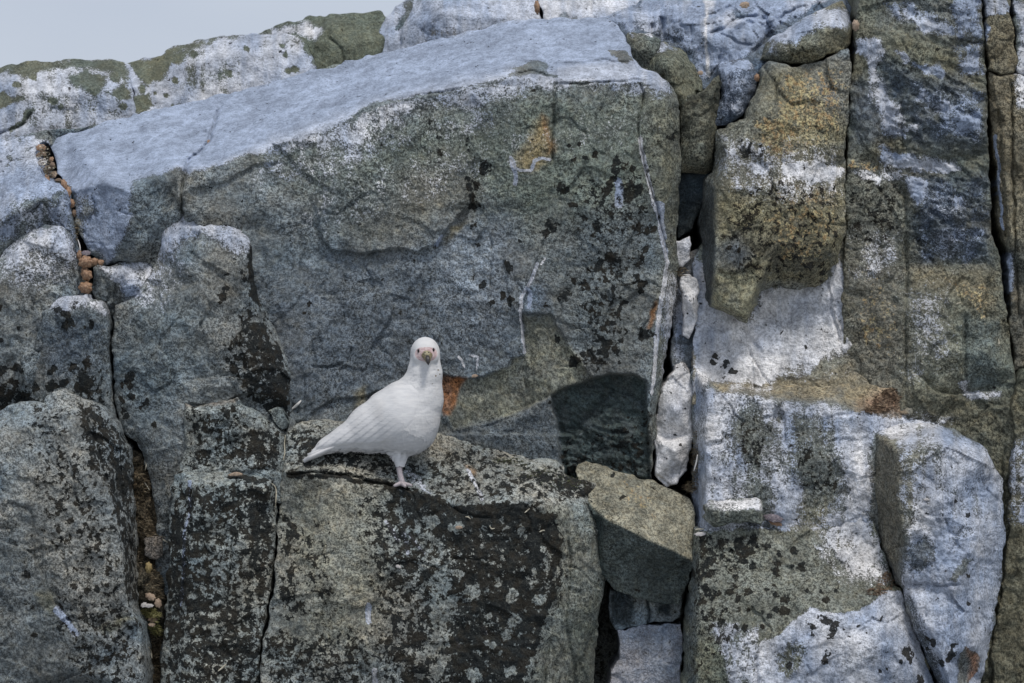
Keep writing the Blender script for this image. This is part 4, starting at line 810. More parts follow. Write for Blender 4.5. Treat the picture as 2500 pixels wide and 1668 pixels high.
# main slab with the whitewashed top
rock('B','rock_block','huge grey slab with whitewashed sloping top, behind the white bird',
     [(108,346,330),(163,329,340),(253,301,345),(333,278,350),(416,260,350),(535,232,355),(633,207,360),(723,182,365),(778,167,365),(838,161,365),(846,151,365),(890,139,365),(945,126,365),(1035,106,360),(1100,88,350),(1162,73,345),(1234,55,340),(1306,44,330),(1353,45,320),(1415,45,310),(1480,43,290),(1502,58,250),(1523,80,200),(1536,105,150),(1546,145,90),(1560,165,60),(1596,176,45),(1628,195,45),(1645,221,50),(1660,255,50),(1663,330,60),(1662,430,60),(1656,560,60),(1655,690,60),(1640,800,60),(1612,950,55),(1600,1064,50),(1590,1180,45),(1380,1230,20),(1000,1260,20),(600,1240,20),(380,700,60),(370,640,60),(290,640,50),(253,648,60),(223,622,65),(207,597,65),(187,531,75),(182,493,80),(172,462,95),(164,447,150),(141,424,190),(131,378,260)],
     0, lines=[[(181,467,70),(253,443,15),(318,467,-12),(427,411,-8),(447,428,-4),(506,412,-16),(561,391,-18),(622,368,-18),(800,305,-16),(981,238,-20),(1089,217,-22),(1245,188,-24),(1353,196,-24),(1487,196,-20),(1596,200,-8),(1630,225,8)],
              [(318,467,-12),(303,560,10),(280,636,35)],
              [(1596,200,-8),(1622,330,-8),(1618,480,-6),(1620,640,-4),(1604,800,0),(1590,960,8),(1582,1150,15)]],
     pts=[(700,520,-28),(950,420,-30),(1150,420,-32),(1400,380,-34),(1500,420,-34),(700,800,-5),(1000,760,-8),(1250,700,-12),(1450,700,-20),(800,980,5),(1150,980,5),(1480,880,-8),(1300,1080,10),(400,520,-5),(350,600,15)],
     col=GREY, R=12, amp=.9, frac=5.5, fscale=150, calm=[(100,338),(163,320),(416,252),(778,158),(1100,80),(1480,36),(1550,70),(1560,170),(1350,190),(1089,217),(865,280),(622,360),(506,405),(318,460),(181,460)], back=420, soft=4, group=LEDGE,
     ops=[('inset',40,4,[(1345,968),(1364,953),(1415,938),(1487,914),(1545,917),(1576,930),(1580,1002),(1588,1093),(1592,1230),(1374,1230),(1362,1050)]),
          ('rough',7,[(1350,975),(1415,940),(1487,916),(1574,933),(1580,1002),(1590,1180),(1372,1180),(1362,1050)]),('step',16,80,[(770,470),(780,560),(792,590),(812,610),(870,618),(936,612),(970,604),(1015,615),(1064,598),(1090,560),(1130,520),(1150,500),(1152,440),(1142,380),(1125,350)]) ,
          ('step',11,60,[(1345,962),(1290,1000),(1250,1020),(1200,1042),(1160,1052)]) ,
          ('inset',18,3,[(1075,912),(1135,924),(1180,920),(1235,900),(1252,878),(1280,868),(1273,766),(1342,768),(1365,806),(1388,850),(1420,892),(1450,925),(1500,950),(1400,1060),(1070,1060)]),
          ('step',-10,50,[(1105,1050),(1200,1030),(1280,1000),(1340,965)]),
          ('groove',3.2,26,[(540,255),(524,285),(516,330),(508,352),(490,372),(462,388),(449,425),(445,455),(444,520),(444,560)]),
          ('groove',2.5,10,[(518,330),(490,322),(474,328)]),
          ('groove',3,12,[(1355,190),(1354,230),(1352,275),(1350,330),(1348,400)]),('groove',9,5,[(1352,275),(1346,400),(1342,520)]),
          ('groove',2.6,16,[(1562,205),(1575,230),(1568,262),(1556,300),(1562,350),(1573,400),(1590,455),(1602,500),(1620,580),(1630,640)]),
          ('groove',2.5,12,[(1358,205),(1420,203),(1500,197),(1560,196),(1590,190)]),('groove',2.5,12,[(1362,160),(1400,152),(1480,148),(1540,150)]),('groove',2.5,10,[(1356,152),(1354,210)]),('groove',2.5,9,[(1494,152),(1498,195)]),('groove',3,10,[(1548,152),(1556,180),(1575,182)]),
          ('step',10,26,[(1250,180),(1290,172),(1330,180),(1350,198)]),
          ('step',9,30,[(740,1020),(820,975),(900,965),(1000,925)]),('groove',2,8,[(830,900),(848,895),(860,850)]),('groove',2.2,9,[(760,895),(800,898),(840,885)]),
          ('groove',2,7,[(1199,570),(1198,680),(1195,740)]),('groove',2,7,[(842,640),(840,760),(835,800)]),('groove',2.5,8,[(1345,560),(1330,590),(1310,640),(1290,700),(1276,760),(1280,870),(1286,940),(1288,970)]),
          ('groove',2,8,[(1105,120),(1145,100),(1230,88)]) ,('groove',2,6,[(1000,160),(1120,130)]),('groove',3,14,[(1560,830),(1600,740)]) ,
          ('groove',2.5,10,[(865,282),(905,262),(980,240),(1060,225),(1130,216)]),('step',8,30,[(445,470),(560,440),(620,400),(700,395)]),
          ('step',8,40,[(1480,705),(1500,730),(1530,735),(1550,715),(1580,690)]),('step',7,30,[(870,690),(900,680),(940,690)]),
          ('groove',3,12,[(225,480),(232,500),(228,530)]),('step',12,30,[(430,445),(428,480),(405,520)])])

# left column
rock('G1','rock_block','whitewashed slab left of the crack filled with limpet shells',
     [(-120,350,330),(0,337,320),(60,330,310),(120,316,310),(190,314,390),(262,296,400),(250,330,400),(160,370,380),(112,352,260),(100,352,240),(86,372,190),(92,400,150),(103,422,90),(118,442,50),(146,447,30),(159,464,20),(167,493,25),(174,531,30),(183,575,30),(192,605,30),(200,720,60),(-120,760,40)],
     10, lines=[[(-60,570,-10),(0,546,-15),(36,514,-20),(105,490,-15),(145,468,5)]], pts=[(60,560,5),(0,440,120),(80,420,100)], R=10, amp=1.1, col=(.16,.18,.18), back=420, group=LEDGE,
     ops=[('step',10,25,[(0,560),(40,535),(90,500),(110,520),(130,560)]),('groove',2.5,10,[(10,410),(50,385),(85,390)]),('groove',2.5,12,[(105,495),(130,530),(170,580)]),('groove',2.5,10,[(5,548),(60,520),(110,495)])])
rock('G2','boulder','rounded grey boulder with pale crown at the left edge below the whitewashed slab',
     [(-120,660,10),(0,628,10),(16,597,10),(64,565,10),(106,549,10),(149,553,10),(176,580,10),(187,617,10),(192,680,10),(205,720,10),(240,760,10),(262,850,10),(275,960,10),(270,1040,10),(-120,1040,10)],
     -30, lines=[[(0,680,-32),(40,610,-28),(100,585,-25),(160,600,-25)]], pts=[(80,700,-45),(60,900,-50)], R=26, amp=1.2, group=LEDGE, ops=[('step',10,40,[(30,860),(50,940),(60,1000)]),('groove',2.2,8,[(78,730),(76,760)]),('groove',3,9,[(50,880),(56,940),(62,990)])])
rock('G2b','boulder','grey block with black lichen blots and a pale top edge, under the stacked round shells',
     [(70,990,-20),(62,900,-30),(85,830,-35),(108,765,-40),(145,726,-35),(180,722,-35),(213,718,-35),(218,730,-35),(253,739,-30),(259,767,-25),(268,789,-20),(265,850,-15),(272,920,-15),(275,985,-10),(284,1045,-10),(200,1070,-20),(100,1060,-30)],
     -62, lines=[[(110,790,-58),(150,748,-66),(210,742,-66),(240,752,-55)]], pts=[(180,850,-72),(180,950,-70)], R=16, amp=1.0, group=LEDGE, ops=[('groove',2.5,7,[(215,735),(212,790),(216,840)])])
rock('G3','boulder','large grey lichen-speckled boulder in the lower left corner',
     [(-120,1030,-80),(0,1003,-80),(22,989,-80),(72,982,-80),(112,985,-80),(116,968,-80),(128,958,-80),(142,953,-80),(163,951,-80),(192,970,-80),(235,986,-70),(275,1014,-60),(296,1050,-50),(312,1095,-40),(322,1150,-30),(330,1260,-20),(334,1400,-20),(340,1490,-20),(362,1520,-40),(370,1606,-40),(374,1720,-40),(-120,1720,-120)],
     -150, lines=[[(-60,1090,-150),(60,1040,-140),(160,1010,-135),(200,1040,-135),(250,1160,-150),(292,1310,-155),(305,1400,-155),(308,1470,-155),(345,1530,-150),(352,1700,-150)],[(0,1310,-165),(60,1345,-165),(110,1430,-165),(145,1490,-165),(190,1545,-165)]],
     pts=[(100,1250,-170),(40,1500,-150),(160,1640,-160),(200,1400,-170)], R=18, amp=1.2, frac=5, col=(.23,.242,.235), group=LEDGE,
     ops=[('step',16,60,[(192,1548),(145,1490),(112,1440),(95,1390),(75,1350),(30,1330),(-10,1315)]),('groove',3,10,[(0,1290),(25,1290),(28,1310)]),('groove',2.2,8,[(114,985),(116,1020),(150,1022)]),('step',12,40,[(330,1512),(290,1512),(250,1525),(240,1550)]),('groove',4,12,[(205,1000),(240,1100),(262,1180)])])

rock('F','boulder','small pale-topped block wedged between the round shells and the shouldered block',
     [(226,655,40),(232,648,45),(262,646,45),(300,638,50),(345,632,55),(392,640,60),(392,780,60),(285,790,50),(262,760,40),(240,742,30),(226,718,25)],
     12, lines=[[(235,665,18),(262,664,15),(300,672,20),(360,690,25)]], R=12, amp=1.2, frac=6, fscale=50, back=200, group=LEDGE, ops=[('groove',3,14,[(290,640),(282,690),(280,760)]),('step',-8,30,[(285,700),(340,692)])])
rock('D','rock_block','tall shouldered grey block left of the bird with a whitewashed crown',
     [(393,590,10),(403,560,10),(416,538,10),(430,526,15),(450,517,20),(510,516,25),(560,508,30),(587,507,35),(593,535,25),(612,566,15),(620,605,10),(623,690,5),(642,745,0),(682,830,-5),(709,915,-5),(714,1010,-5),(720,1060,-10),(760,1300,-30),(760,1720,-30),(395,1720,-10),(385,1500,0),(382,1300,-5),(370,1190,-5),(356,1130,-5),(330,1080,0),(306,1062,0),(292,1030,0),(281,984,0),(279,912,0),(275,850,0),(277,803,0),(282,745,5),(330,725,10),(352,700,10),(375,650,10)],
     -50, lines=[[(405,600,-30),(440,560,-25),(500,555,-20),(560,560,-18),(604,580,-20)],[(604,580,-20),(608,700,-45),(660,860,-55),(690,960,-50)],[(360,760,-25),(420,820,-60),(440,960,-60),(440,1150,-60)]],
     pts=[(500,700,-60),(520,850,-72),(560,960,-50),(330,900,-25),(340,1050,-30)], R=16, amp=1.1, frac=6, fscale=120, group=LEDGE,
     ops=[('groove',3,10,[(490,565),(475,590),(468,625)]),('step',8,40,[(470,612),(500,640),(560,670)]),('step',14,30,[(600,925),(560,918),(500,925),(455,935)]),('step',14,40,[(450,985),(500,990),(540,985),(590,965),(640,960)]),('groove',5,16,[(330,1070),(350,1100),(352,1130)]),('step',8,40,[(480,800),(500,770),(510,730)])])
rock('E0','boulder','speckled block behind the bird ledge, topped by the shouldered block',
     [(449,985,-70),(470,992,-70),(500,990,-70),(545,980,-70),(580,968,-65),(594,988,-60),(645,1010,-60),(668,1030,-60),(696,1062,-60),(698,1100,-60),(696,1230,-90),(425,1230,-90),(432,1160,-75),(452,1100,-70),(450,1040,-70)],
     -92, lines=[[(452,1010,-92),(540,1005,-92),(590,1000,-85),(660,1060,-80)]], R=12, amp=1.1, col=(.23,.245,.23), group=LEDGE)
rock('shard','stone','thin upright shard leaning beside the crack left of the bird', [(655,1000,-70),(668,995,-70),(688,1003,-68),(702,1035,-68),(698,1052,-68),(680,1048,-70),(664,1025,-70)], -84, R=6, amp=.5, frac=2, pitch=2, back=40, col=(.17,.19,.18), group=LEDGE)
rock('E1','rock_block','narrow lichen-blotched block in the lower left middle, cracked from the bird ledge',
     [(418,1200,-90),(432,1158,-90),(450,1150,-92),(500,1152,-95),(580,1161,-95),(640,1165,-95),(664,1170,-95),(676,1200,-95),(671,1317,-100),(664,1425,-105),(648,1509,-105),(634,1588,-105),(630,1720,-105),(388,1720,-90),(400,1552,-90),(409,1425,-90),(414,1317,-90)],
     -140, lines=[[(470,1180,-130),(560,1182,-135),(650,1190,-135)],[(470,1180,-130),(466,1300,-135),(455,1450,-140),(450,1700,-140)]], R=14, amp=1.1, col=(.25,.262,.24), group=LEDGE,
     ops=[('groove',2.5,9,[(580,1180),(578,1300),(565,1330),(562,1430)]),('groove',3,10,[(466,1190),(462,1300),(450,1420),(445,1480)])])
rock('E2','rock_block','massive lower block with the ledge the white bird stands on, blackened by lichen',
     [(684,1260,-95),(690,1175,-95),(697,1100,-50),(703,1040,-15),(760,1024,-5),(880,1030,0),(1050,1055,0),(1082,1060,0),(1162,1085,0),(1228,1102,0),(1256,1112,-5),(1324,1120,-10),(1364,1128,-15),(1378,1142,-25),(1376,1162,-35),(1415,1168,-35),(1451,1182,-35),(1469,1205,-30),(1477,1245,-25),(1482,1300,-20),(1485,1389,-15),(1470,1462,-10),(1458,1540,-5),(1444,1720,0),(630,1720,-120),(640,1588,-120),(655,1509,-120),(668,1425,-115),(678,1317,-110)],
     -160, lines=[[(697,1160,-125),(759,1152,-140),(850,1161,-148),(872,1165,-150),(945,1183,-155),(1017,1198,-158),(1071,1222,-160),(1107,1232,-160),(1200,1228,-160),(1290,1222,-160),(1324,1234,-160),(1353,1263,-155),(1361,1335,-155),(1357,1425,-155),(1332,1498,-155),(1299,1588,-155),(1281,1700,-155)],
              [(1290,1222,-160),(1330,1180,-90),(1376,1162,-40)],[(1324,1234,-160),(1400,1220,-100),(1440,1260,-85),(1450,1400,-70),(1430,1550,-65)]],
     pts=[(800,1400,-170),(1000,1400,-172),(1150,1450,-175),(900,1600,-175),(1000,1120,-70),(1200,1150,-70)], R=12, amp=1.1, frac=5, fscale=130, col=(.26,.262,.235), soft=3, back=380, group=LEDGE,
     ops=[('groove',2.6,20,[(690,1160),(759,1153),(850,1162),(945,1184),(1010,1196)]),('groove',2,5,[(700,1352),(780,1355),(830,1350)]),('groove',2.5,10,[(1100,1235),(1150,1260),(1200,1262)]),
          ('groove',4,14,[(1385,1300),(1392,1400),(1380,1520),(1398,1600),(1410,1700)]),('groove',4,12,[(1345,1560),(1330,1640),(1326,1700)]),('groove',3,10,[(1140,1100),(1155,1150),(1175,1215)]),('vrough',6,[(1350,1180),(1480,1200),(1490,1700),(1290,1700),(1370,1400)]),('step',-9,20,[(1290,1120),(1320,1150),(1375,1165)])])

rock('H','stone','tan wedge-shaped stone with flat sunlit top and dark underside, right of the bird ledge',
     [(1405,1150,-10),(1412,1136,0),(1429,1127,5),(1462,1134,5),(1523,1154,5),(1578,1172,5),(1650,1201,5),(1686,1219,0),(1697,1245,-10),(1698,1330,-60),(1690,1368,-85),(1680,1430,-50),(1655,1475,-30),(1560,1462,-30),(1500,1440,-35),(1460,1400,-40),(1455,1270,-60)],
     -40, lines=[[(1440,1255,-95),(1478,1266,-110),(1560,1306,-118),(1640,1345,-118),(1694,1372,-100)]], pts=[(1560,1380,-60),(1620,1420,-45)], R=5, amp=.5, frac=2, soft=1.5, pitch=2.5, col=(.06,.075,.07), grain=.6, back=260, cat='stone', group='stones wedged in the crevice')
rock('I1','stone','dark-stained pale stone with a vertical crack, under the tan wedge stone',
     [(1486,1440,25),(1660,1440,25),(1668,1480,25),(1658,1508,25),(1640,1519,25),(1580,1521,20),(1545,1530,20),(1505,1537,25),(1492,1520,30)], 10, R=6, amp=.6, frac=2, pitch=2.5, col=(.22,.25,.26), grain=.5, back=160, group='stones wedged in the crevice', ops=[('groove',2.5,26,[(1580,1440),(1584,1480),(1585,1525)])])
rock('I2','stone','pale blue-grey block at the very bottom of the crevice',
     [(1504,1541,20),(1545,1534,20),(1585,1525,20),(1640,1523,20),(1664,1520,20),(1663,1560,20),(1662,1720,20),(1480,1720,20),(1492,1640,10),(1515,1612,15),(1512,1580,20)], 4, R=6, amp=.7, frac=2, pitch=2.5, col=(.36,.37,.41), grain=.35, back=200, group='stones wedged in the crevice')

# right-hand walls
rock('S','rock_block','tall right-hand wall striped blue, white and olive, behind the ochre pillar',
     [(2076,200,30),(2088,120,30),(2092,40,30),(2096,-60,40),(2396,-60,40),(2400,60,30),(2406,181,30),(2414,362,30),(2420,567,30),(2440,640,30),(2462,803,30),(2478,912,30),(2500,1000,30),(2560,1050,30),(2560,1720,30),(2250,1720,30),(2100,1400,40),(2060,1100,40),(2060,900,40),(2060,640,30),(2066,460,30),(2070,330,30)],
     5, lines=[[(2211,430,8),(2212,640,10),(2209,1000,8)],[(2300,0,0),(2250,170,-5),(2350,260,-5)]], pts=[(2140,700,10),(2240,500,-18),(2340,520,-25),(2300,850,-18),(2400,860,-12),(2320,300,-5),(2200,300,0),(2300,1020,20),(2420,1200,20),(2450,1500,20)],
     col=OLIVE, ds=1.35, R=12, amp=1.2, frac=6, fscale=110, back=380, group=LEDGE,
     ops=[('rough',8,[(2150,140),(2420,150),(2420,640),(2230,640),(2160,350)]),('rough',5,[(2160,-40),(2410,-40),(2410,140),(2160,100)]),
          ('groove',4,12,[(2211,440),(2213,700),(2208,990)]),('groove',2.4,10,[(2200,240),(2202,300),(2206,380)]),('groove',2.4,14,[(2340,97),(2370,103),(2402,103)]),('groove',4,12,[(2358,770),(2357,860),(2358,930)]),
          ('step',16,40,[(2440,955),(2360,960),(2330,965),(2290,960),(2215,900)]),('step',9,30,[(2410,800),(2396,740),(2412,700),(2425,650)]),('step',12,40,[(2400,625),(2340,650),(2290,655),(2240,600),(2222,540)]),('step',8,30,[(2140,370),(2150,440)]),
          ('step',12,40,[(2460,1040),(2450,1150),(2456,1300),(2440,1450),(2410,1600)])])
rock('T1','boulder','small brown block capped white at the top right corner',
     [(2406,-60,20),(2462,-60,20),(2466,30,20),(2474,80,20),(2482,150,20),(2472,176,20),(2440,176,20),(2414,168,20),(2410,90,20)], -8, ds=1.35, R=10, amp=.9, col=(.17,.155,.11), back=200, group=LEDGE)
rock('T4','boulder','whitish sliver of rock in the extreme top right corner', [(2468,-60,30),(2580,-60,30),(2580,185,30),(2484,180,30),(2478,80,30)], 8, ds=1.35, R=12, amp=1, col=(.2,.2,.17), back=200, group=LEDGE)
rock('T2','rock_block','dark brown column along the right edge beyond the narrow crack',
     [(2412,174,30),(2440,182,25),(2475,182,25),(2580,190,25),(2580,760,40),(2500,900,40),(2480,905,40),(2466,800,40),(2462,620,40),(2440,560,40),(2428,400,40),(2418,300,30)], 6,
     lines=[[(2430,200,10),(2455,420,10),(2470,600,12)]], ds=1.35, R=12, amp=1, col=(.15,.14,.11), back=300, group=LEDGE, ops=[('groove',3,18,[(2470,200),(2472,400),(2480,640),(2490,780)]),('groove',3,14,[(2440,260),(2444,420),(2460,600)]),('groove',2.5,8,[(2480,430),(2520,430)])])
rock('T3','rock_block','olive-brown wall at the right edge beside the whitewashed column',
     [(2482,925,-5),(2500,905,-10),(2580,880,-10),(2580,1720,-10),(2425,1720,10),(2420,1600,10),(2438,1500,10),(2452,1400,10),(2462,1310,10),(2464,1180,5),(2475,1080,0),(2470,1000,0)], -14, ds=1.35, R=14, amp=1, col=(.15,.14,.095), back=300, group=LEDGE, ops=[('step',9,30,[(2580,1470),(2500,1480),(2460,1500)])])
rock('M','rock_block','ochre-stained pillar with a whitish band across its middle',
     [(1718,440,60),(1737,425,50),(1748,362,40),(1751,318,35),(1795,292,30),(1816,290,30),(1826,268,25),(1850,217,25),(1857,170,25),(1875,147,20),(1903,156,15),(1950,162,15),(1990,156,15),(2060,122,15),(2071,118,15),(2078,160,15),(2078,203,15),(2072,253,10),(2066,325,10),(2065,470,10),(2066,560,10),(2046,640,15),(2024,660,20),(2020,684,25),(1990,698,30),(1950,706,35),(1900,694,35),(1856,716,10),(1849,740,0),(1829,786,0),(1812,786,0),(1760,760,10),(1731,750,30),(1722,695,50),(1715,622,60),(1712,520,60)],
     -40, lines=[[(1752,460,-38),(1746,600,-40),(1744,700,-42),(1760,740,-42),(1815,768,-42),(1840,720,-42)],[(1752,460,-38),(1780,380,-25),(1830,300,-15),(1880,200,-10),(1905,175,-10)]],
     pts=[(1900,300,-35),(2000,300,-30),(1950,450,-45),(1900,600,-42),(2020,600,-30),(1980,660,-20)], ds=1.35, R=9, amp=1.0, frac=5, fscale=100, soft=3, back=260, group=LEDGE,
     ops=[('groove',2.4,9,[(1910,160),(1905,190),(1890,260)]),('groove',2,7,[(1880,380),(1882,440),(1895,470)]),('step',-8,30,[(1900,540),(1870,600),(1850,640),(1800,665),(1745,665)])])
rock('N','boulder','rounded whitewashed cap stone on top of the ochre pillar',
     [(1862,140,70),(1870,112,80),(1884,90,90),(1905,78,95),(1918,72,100),(1938,56,110),(1974,34,120),(2004,24,130),(2030,12,140),(2054,8,140),(2070,30,110),(2080,72,70),(2078,108,40),(2070,114,35),(2052,122,30),(1990,152,30),(1950,158,30),(1903,152,30),(1880,142,50)],
     10, lines=[[(1880,118,30),(1905,95,30),(1938,90,20),(1960,75,25),(2040,62,15),(2068,74,15)],[(1975,52,60),(2050,38,50)]], pts=[(1900,130,5),(2000,110,-5),(1950,120,0)], ds=1.35, R=14, amp=1.1, col=(.17,.17,.13), back=240, group=LEDGE, ops=[('groove',2.4,9,[(1935,90),(1930,65)]),('groove',3,10,[(2000,62),(2003,85),(1995,100)]),('step',6,25,[(1935,85),(1985,72),(2003,80)])])
rock('O','rock_block','smooth pale hollow in the wall beneath the ochre pillar',
     [(1693,640,60),(1708,600,60),(1760,560,60),(2040,560,50),(2062,600,45),(2075,700,40),(2100,830,35),(2120,900,35),(2230,930,30),(2230,1010,0),(1690,990,0),(1692,876,30),(1697,785,40)],
     60, lines=[[(1700,915,0),(1740,926,20),(1850,935,30),(2000,925,30),(2100,930,25),(2210,940,20)]], pts=[(1760,760,45),(1850,800,55),(1950,760,60),(2030,760,55),(1800,880,40),(1950,880,45)], ds=1.35, R=6, amp=1.0, frac=4, fscale=110, col=(.26,.245,.19), grain=.5, back=240, group=LEDGE,
     ops=[('groove',3,10,[(2022,690),(2032,760),(2050,830)]),('step',-10,30,[(2030,690),(2048,800),(2090,850)]),('groove',2.5,8,[(1830,860),(1870,930),(1900,960)]),('groove',2,5,[(1935,750),(1930,790)]),('step',6,60,[(1740,660),(1800,780),(1870,870)])])
rock('P','rock_block','whitewashed block with olive streaks forming the right-hand ledge',
     [(1691,900,25),(1694,885,30),(1712,912,10),(1740,928,25),(1840,944,25),(1960,938,25),(2080,930,25),(2210,935,25),(2214,1022,10),(2300,1040,10),(2300,1100,0),(2140,1330,-40),(1960,1325,-60),(1692,1320,40)],
     -60, lines=[[(1714,918,-20),(1726,957,-62),(1748,957,-66),(1831,962,-66),(1885,980,-66),(1939,990,-66),(2012,985,-62),(2102,1004,-50),(2156,1026,-35),(2214,1024,0)],[(1726,957,-62),(1723,1117,-72),(1721,1320,-80)]],
     pts=[(1850,1100,-75),(1960,1100,-80),(1880,1250,-85),(2080,1060,-50),(2100,1200,-50),(2030,1250,-60)], ds=1.35, R=5, amp=1.1, frac=5, fscale=95, soft=3, pitch=3, back=240, group=LEDGE,
     ops=[('groove',2.2,9,[(1930,946),(1955,953),(1970,950),(2015,948)]),('groove',2.2,7,[(1895,934),(1925,938),(2060,934)]),('vrough',2.5,[(1730,1000),(2080,1020),(2080,1290),(1730,1290)]),('step',8,30,[(1885,980),(1915,1010),(1925,1100)]),('groove',2.4,6,[(1700,1040),(1693,1070)])])
rock('Q','rock_block','sloping olive block dotted with black lichen above a whitewashed face, bottom right',
     [(1694,1300,-60),(1697,1288,-70),(1740,1286,-78),(1787,1281,-80),(1838,1283,-80),(1903,1288,-80),(1975,1294,-75),(2040,1270,-60),(2100,1250,-50),(2125,1260,-50),(2160,1360,-50),(2186,1428,-55),(2204,1437,-60),(2209,1462,-70),(2231,1534,-90),(2267,1624,-90),(2300,1720,-90),(1672,1720,-110),(1676,1580,-90),(1688,1440,-70)],
     -150, lines=[[(1712,1310,-95),(1705,1420,-120),(1700,1700,-160)],[(1830,1560,-175),(1905,1540,-178),(1975,1486,-160),(2060,1500,-160),(2120,1490,-135),(2150,1447,-110),(2200,1436,-70)],[(1905,1540,-178),(1850,1610,-182),(1845,1700,-184)]],
     pts=[(1850,1400,-120),(1760,1450,-135),(2000,1400,-105),(2080,1600,-172),(2000,1680,-180),(2180,1580,-150),(1760,1620,-170)], ds=1.35, R=8, amp=1.0, frac=5, fscale=100, soft=3, col=(.17,.175,.13), back=260, group=LEDGE,
     ops=[('step',7,20,[(2195,1438),(2150,1450),(2118,1492),(2058,1503),(1975,1490),(1905,1545),(1850,1562)]),('groove',4,10,[(1845,1600),(1850,1700)])])
rock('R','rock_block','whitewashed column with a shaded brown side, right of the sloping olive block',
     [(2118,1060,-20),(2124,1042,-10),(2180,1032,0),(2283,1036,0),(2340,1050,-10),(2410,1098,-20),(2448,1172,-25),(2455,1317,-30),(2444,1407,-30),(2430,1498,-30),(2415,1570,-30),(2400,1664,-30),(2396,1720,-30),(2320,1720,-90),(2285,1660,-95),(2240,1560,-95),(2212,1475,-95),(2204,1437,-70),(2186,1427,-55),(2160,1360,-35),(2138,1300,-25),(2122,1200,-20)],
     -130, lines=[[(2150,1062,-60),(2190,1104,-128),(2193,1245,-132),(2213,1324,-135),(2206,1405,-120),(2208,1432,-95)],[(2190,1104,-128),(2290,1088,-128),(2400,1120,-80)],[(2206,1425,-110),(2250,1500,-140),(2300,1600,-150),(2330,1700,-150)]],
     pts=[(2300,1250,-140),(2380,1300,-120),(2330,1450,-140),(2380,1580,-110),(2170,1250,-70)], ds=1.35, R=16, amp=1.1, frac=5, fscale=100, soft=3, back=240, group=LEDGE,
     ops=[('groove',3,12,[(2205,1432),(2250,1426),(2300,1430),(2340,1428)]),('rough',2.5,[(2260,1220),(2440,1220),(2440,1450),(2280,1450)]),('groove',2,7,[(2396,1250),(2390,1320),(2370,1380)]),('groove',2,7,[(2360,1450),(2362,1530)]),('inset',6,3,[(2340,1600),(2355,1585),(2388,1598),(2385,1640),(2370,1670),(2380,1700),(2330,1700),(2340,1640)]),('groove',2,6,[(2200,1320),(2204,1400),(2206,1430)])])
rock('slab_stone','stone','small loose flat grey stone lying on the right-hand ledge',
     [(1720,1270,-100),(1724,1235,-100),(1733,1222,-95),(1790,1217,-92),(1845,1217,-92),(1859,1222,-95),(1861,1262,-105),(1855,1278,-112),(1800,1279,-112),(1745,1286,-112)],
     -118, lines=[[(1735,1243,-122),(1800,1248,-126),(1856,1244,-120)],[(1735,1243,-122),(1742,1280,-122)]], ds=1.35, R=6, amp=.6, frac=3, fscale=40, pitch=2, soft=2, col=(.30,.30,.26), back=50, group='loose stones')
rock('crack_stone','stone','small squarish brown stone lodged in the litter-filled crack at lower left',
     [(350,1318,-20),(362,1308,-20),(395,1312,-20),(396,1360,-20),(385,1368,-20),(355,1358,-20)], -38, R=6, amp=.5, frac=2, pitch=2, col=(.13,.12,.11), back=40, group='loose stones')
# ------------------------------------------------------------------ the bird
def surface_nets(f, origin, h):
    s = f < 0; nx, ny, nz = f.shape
    c = [s[i:nx-1+i, j:ny-1+j, k:nz-1+k] for i in (0, 1) for j in (0, 1) for k in (0, 1)]
    anyi = np.logical_or.reduce(c); alli = np.logical_and.reduce(c); act = anyi & ~alli
    ci, cj, ck = np.nonzero(act); n = len(ci); acc = np.zeros((n, 3)); cnt = np.zeros(n)
    cor = [(i, j, k) for i in (0, 1) for j in (0, 1) for k in (0, 1)]
    for a in cor:
        for ax in range(3):
            if a[ax] == 1: continue
            b = list(a); b[ax] = 1
            fa = f[ci+a[0], cj+a[1], ck+a[2]]; fb = f[ci+b[0], cj+b[1], ck+b[2]]
            m = (fa < 0) != (fb < 0); t = np.where(m, fa/(fa-fb+1e-12), 0)
            p = np.zeros((n, 3)); p[:] = a; p[:, ax] += t
            acc += p*m[:, None]; cnt += m
    V = (np.stack([ci, cj, ck], 1)+acc/cnt[:, None])*h+np.array(origin)
    idx = -np.ones(act.shape, int); idx[act] = np.arange(n); F = []
    for ax in range(3):
        o1, o2 = [(1, 2), (2, 0), (0, 1)][ax]
        sl_a = [slice(None)]*3; sl_b = [slice(None)]*3; sl_a[ax] = slice(0, -1); sl_b[ax] = slice(1, None)
        A, B = s[tuple(sl_a)], s[tuple(sl_b)]
        e = np.argwhere(A != B); dirn = A[tuple(e.T)]
        ok = (e[:, o1] > 0) & (e[:, o2] > 0) & (e[:, o1] < f.shape[o1]-1) & (e[:, o2] < f.shape[o2]-1); e = e[ok]; dirn = dirn[ok]
        q = []
        for d1, d2 in ((-1, -1), (0, -1), (0, 0), (-1, 0)):
            g = e.copy(); g[:, o1] += d1; g[:, o2] += d2; q.append(idx[tuple(g.T)])
        q = np.stack(q, 1); q[~dirn] = q[~dirn][:, ::-1]; F.append(q)
    return V, np.concatenate(F)

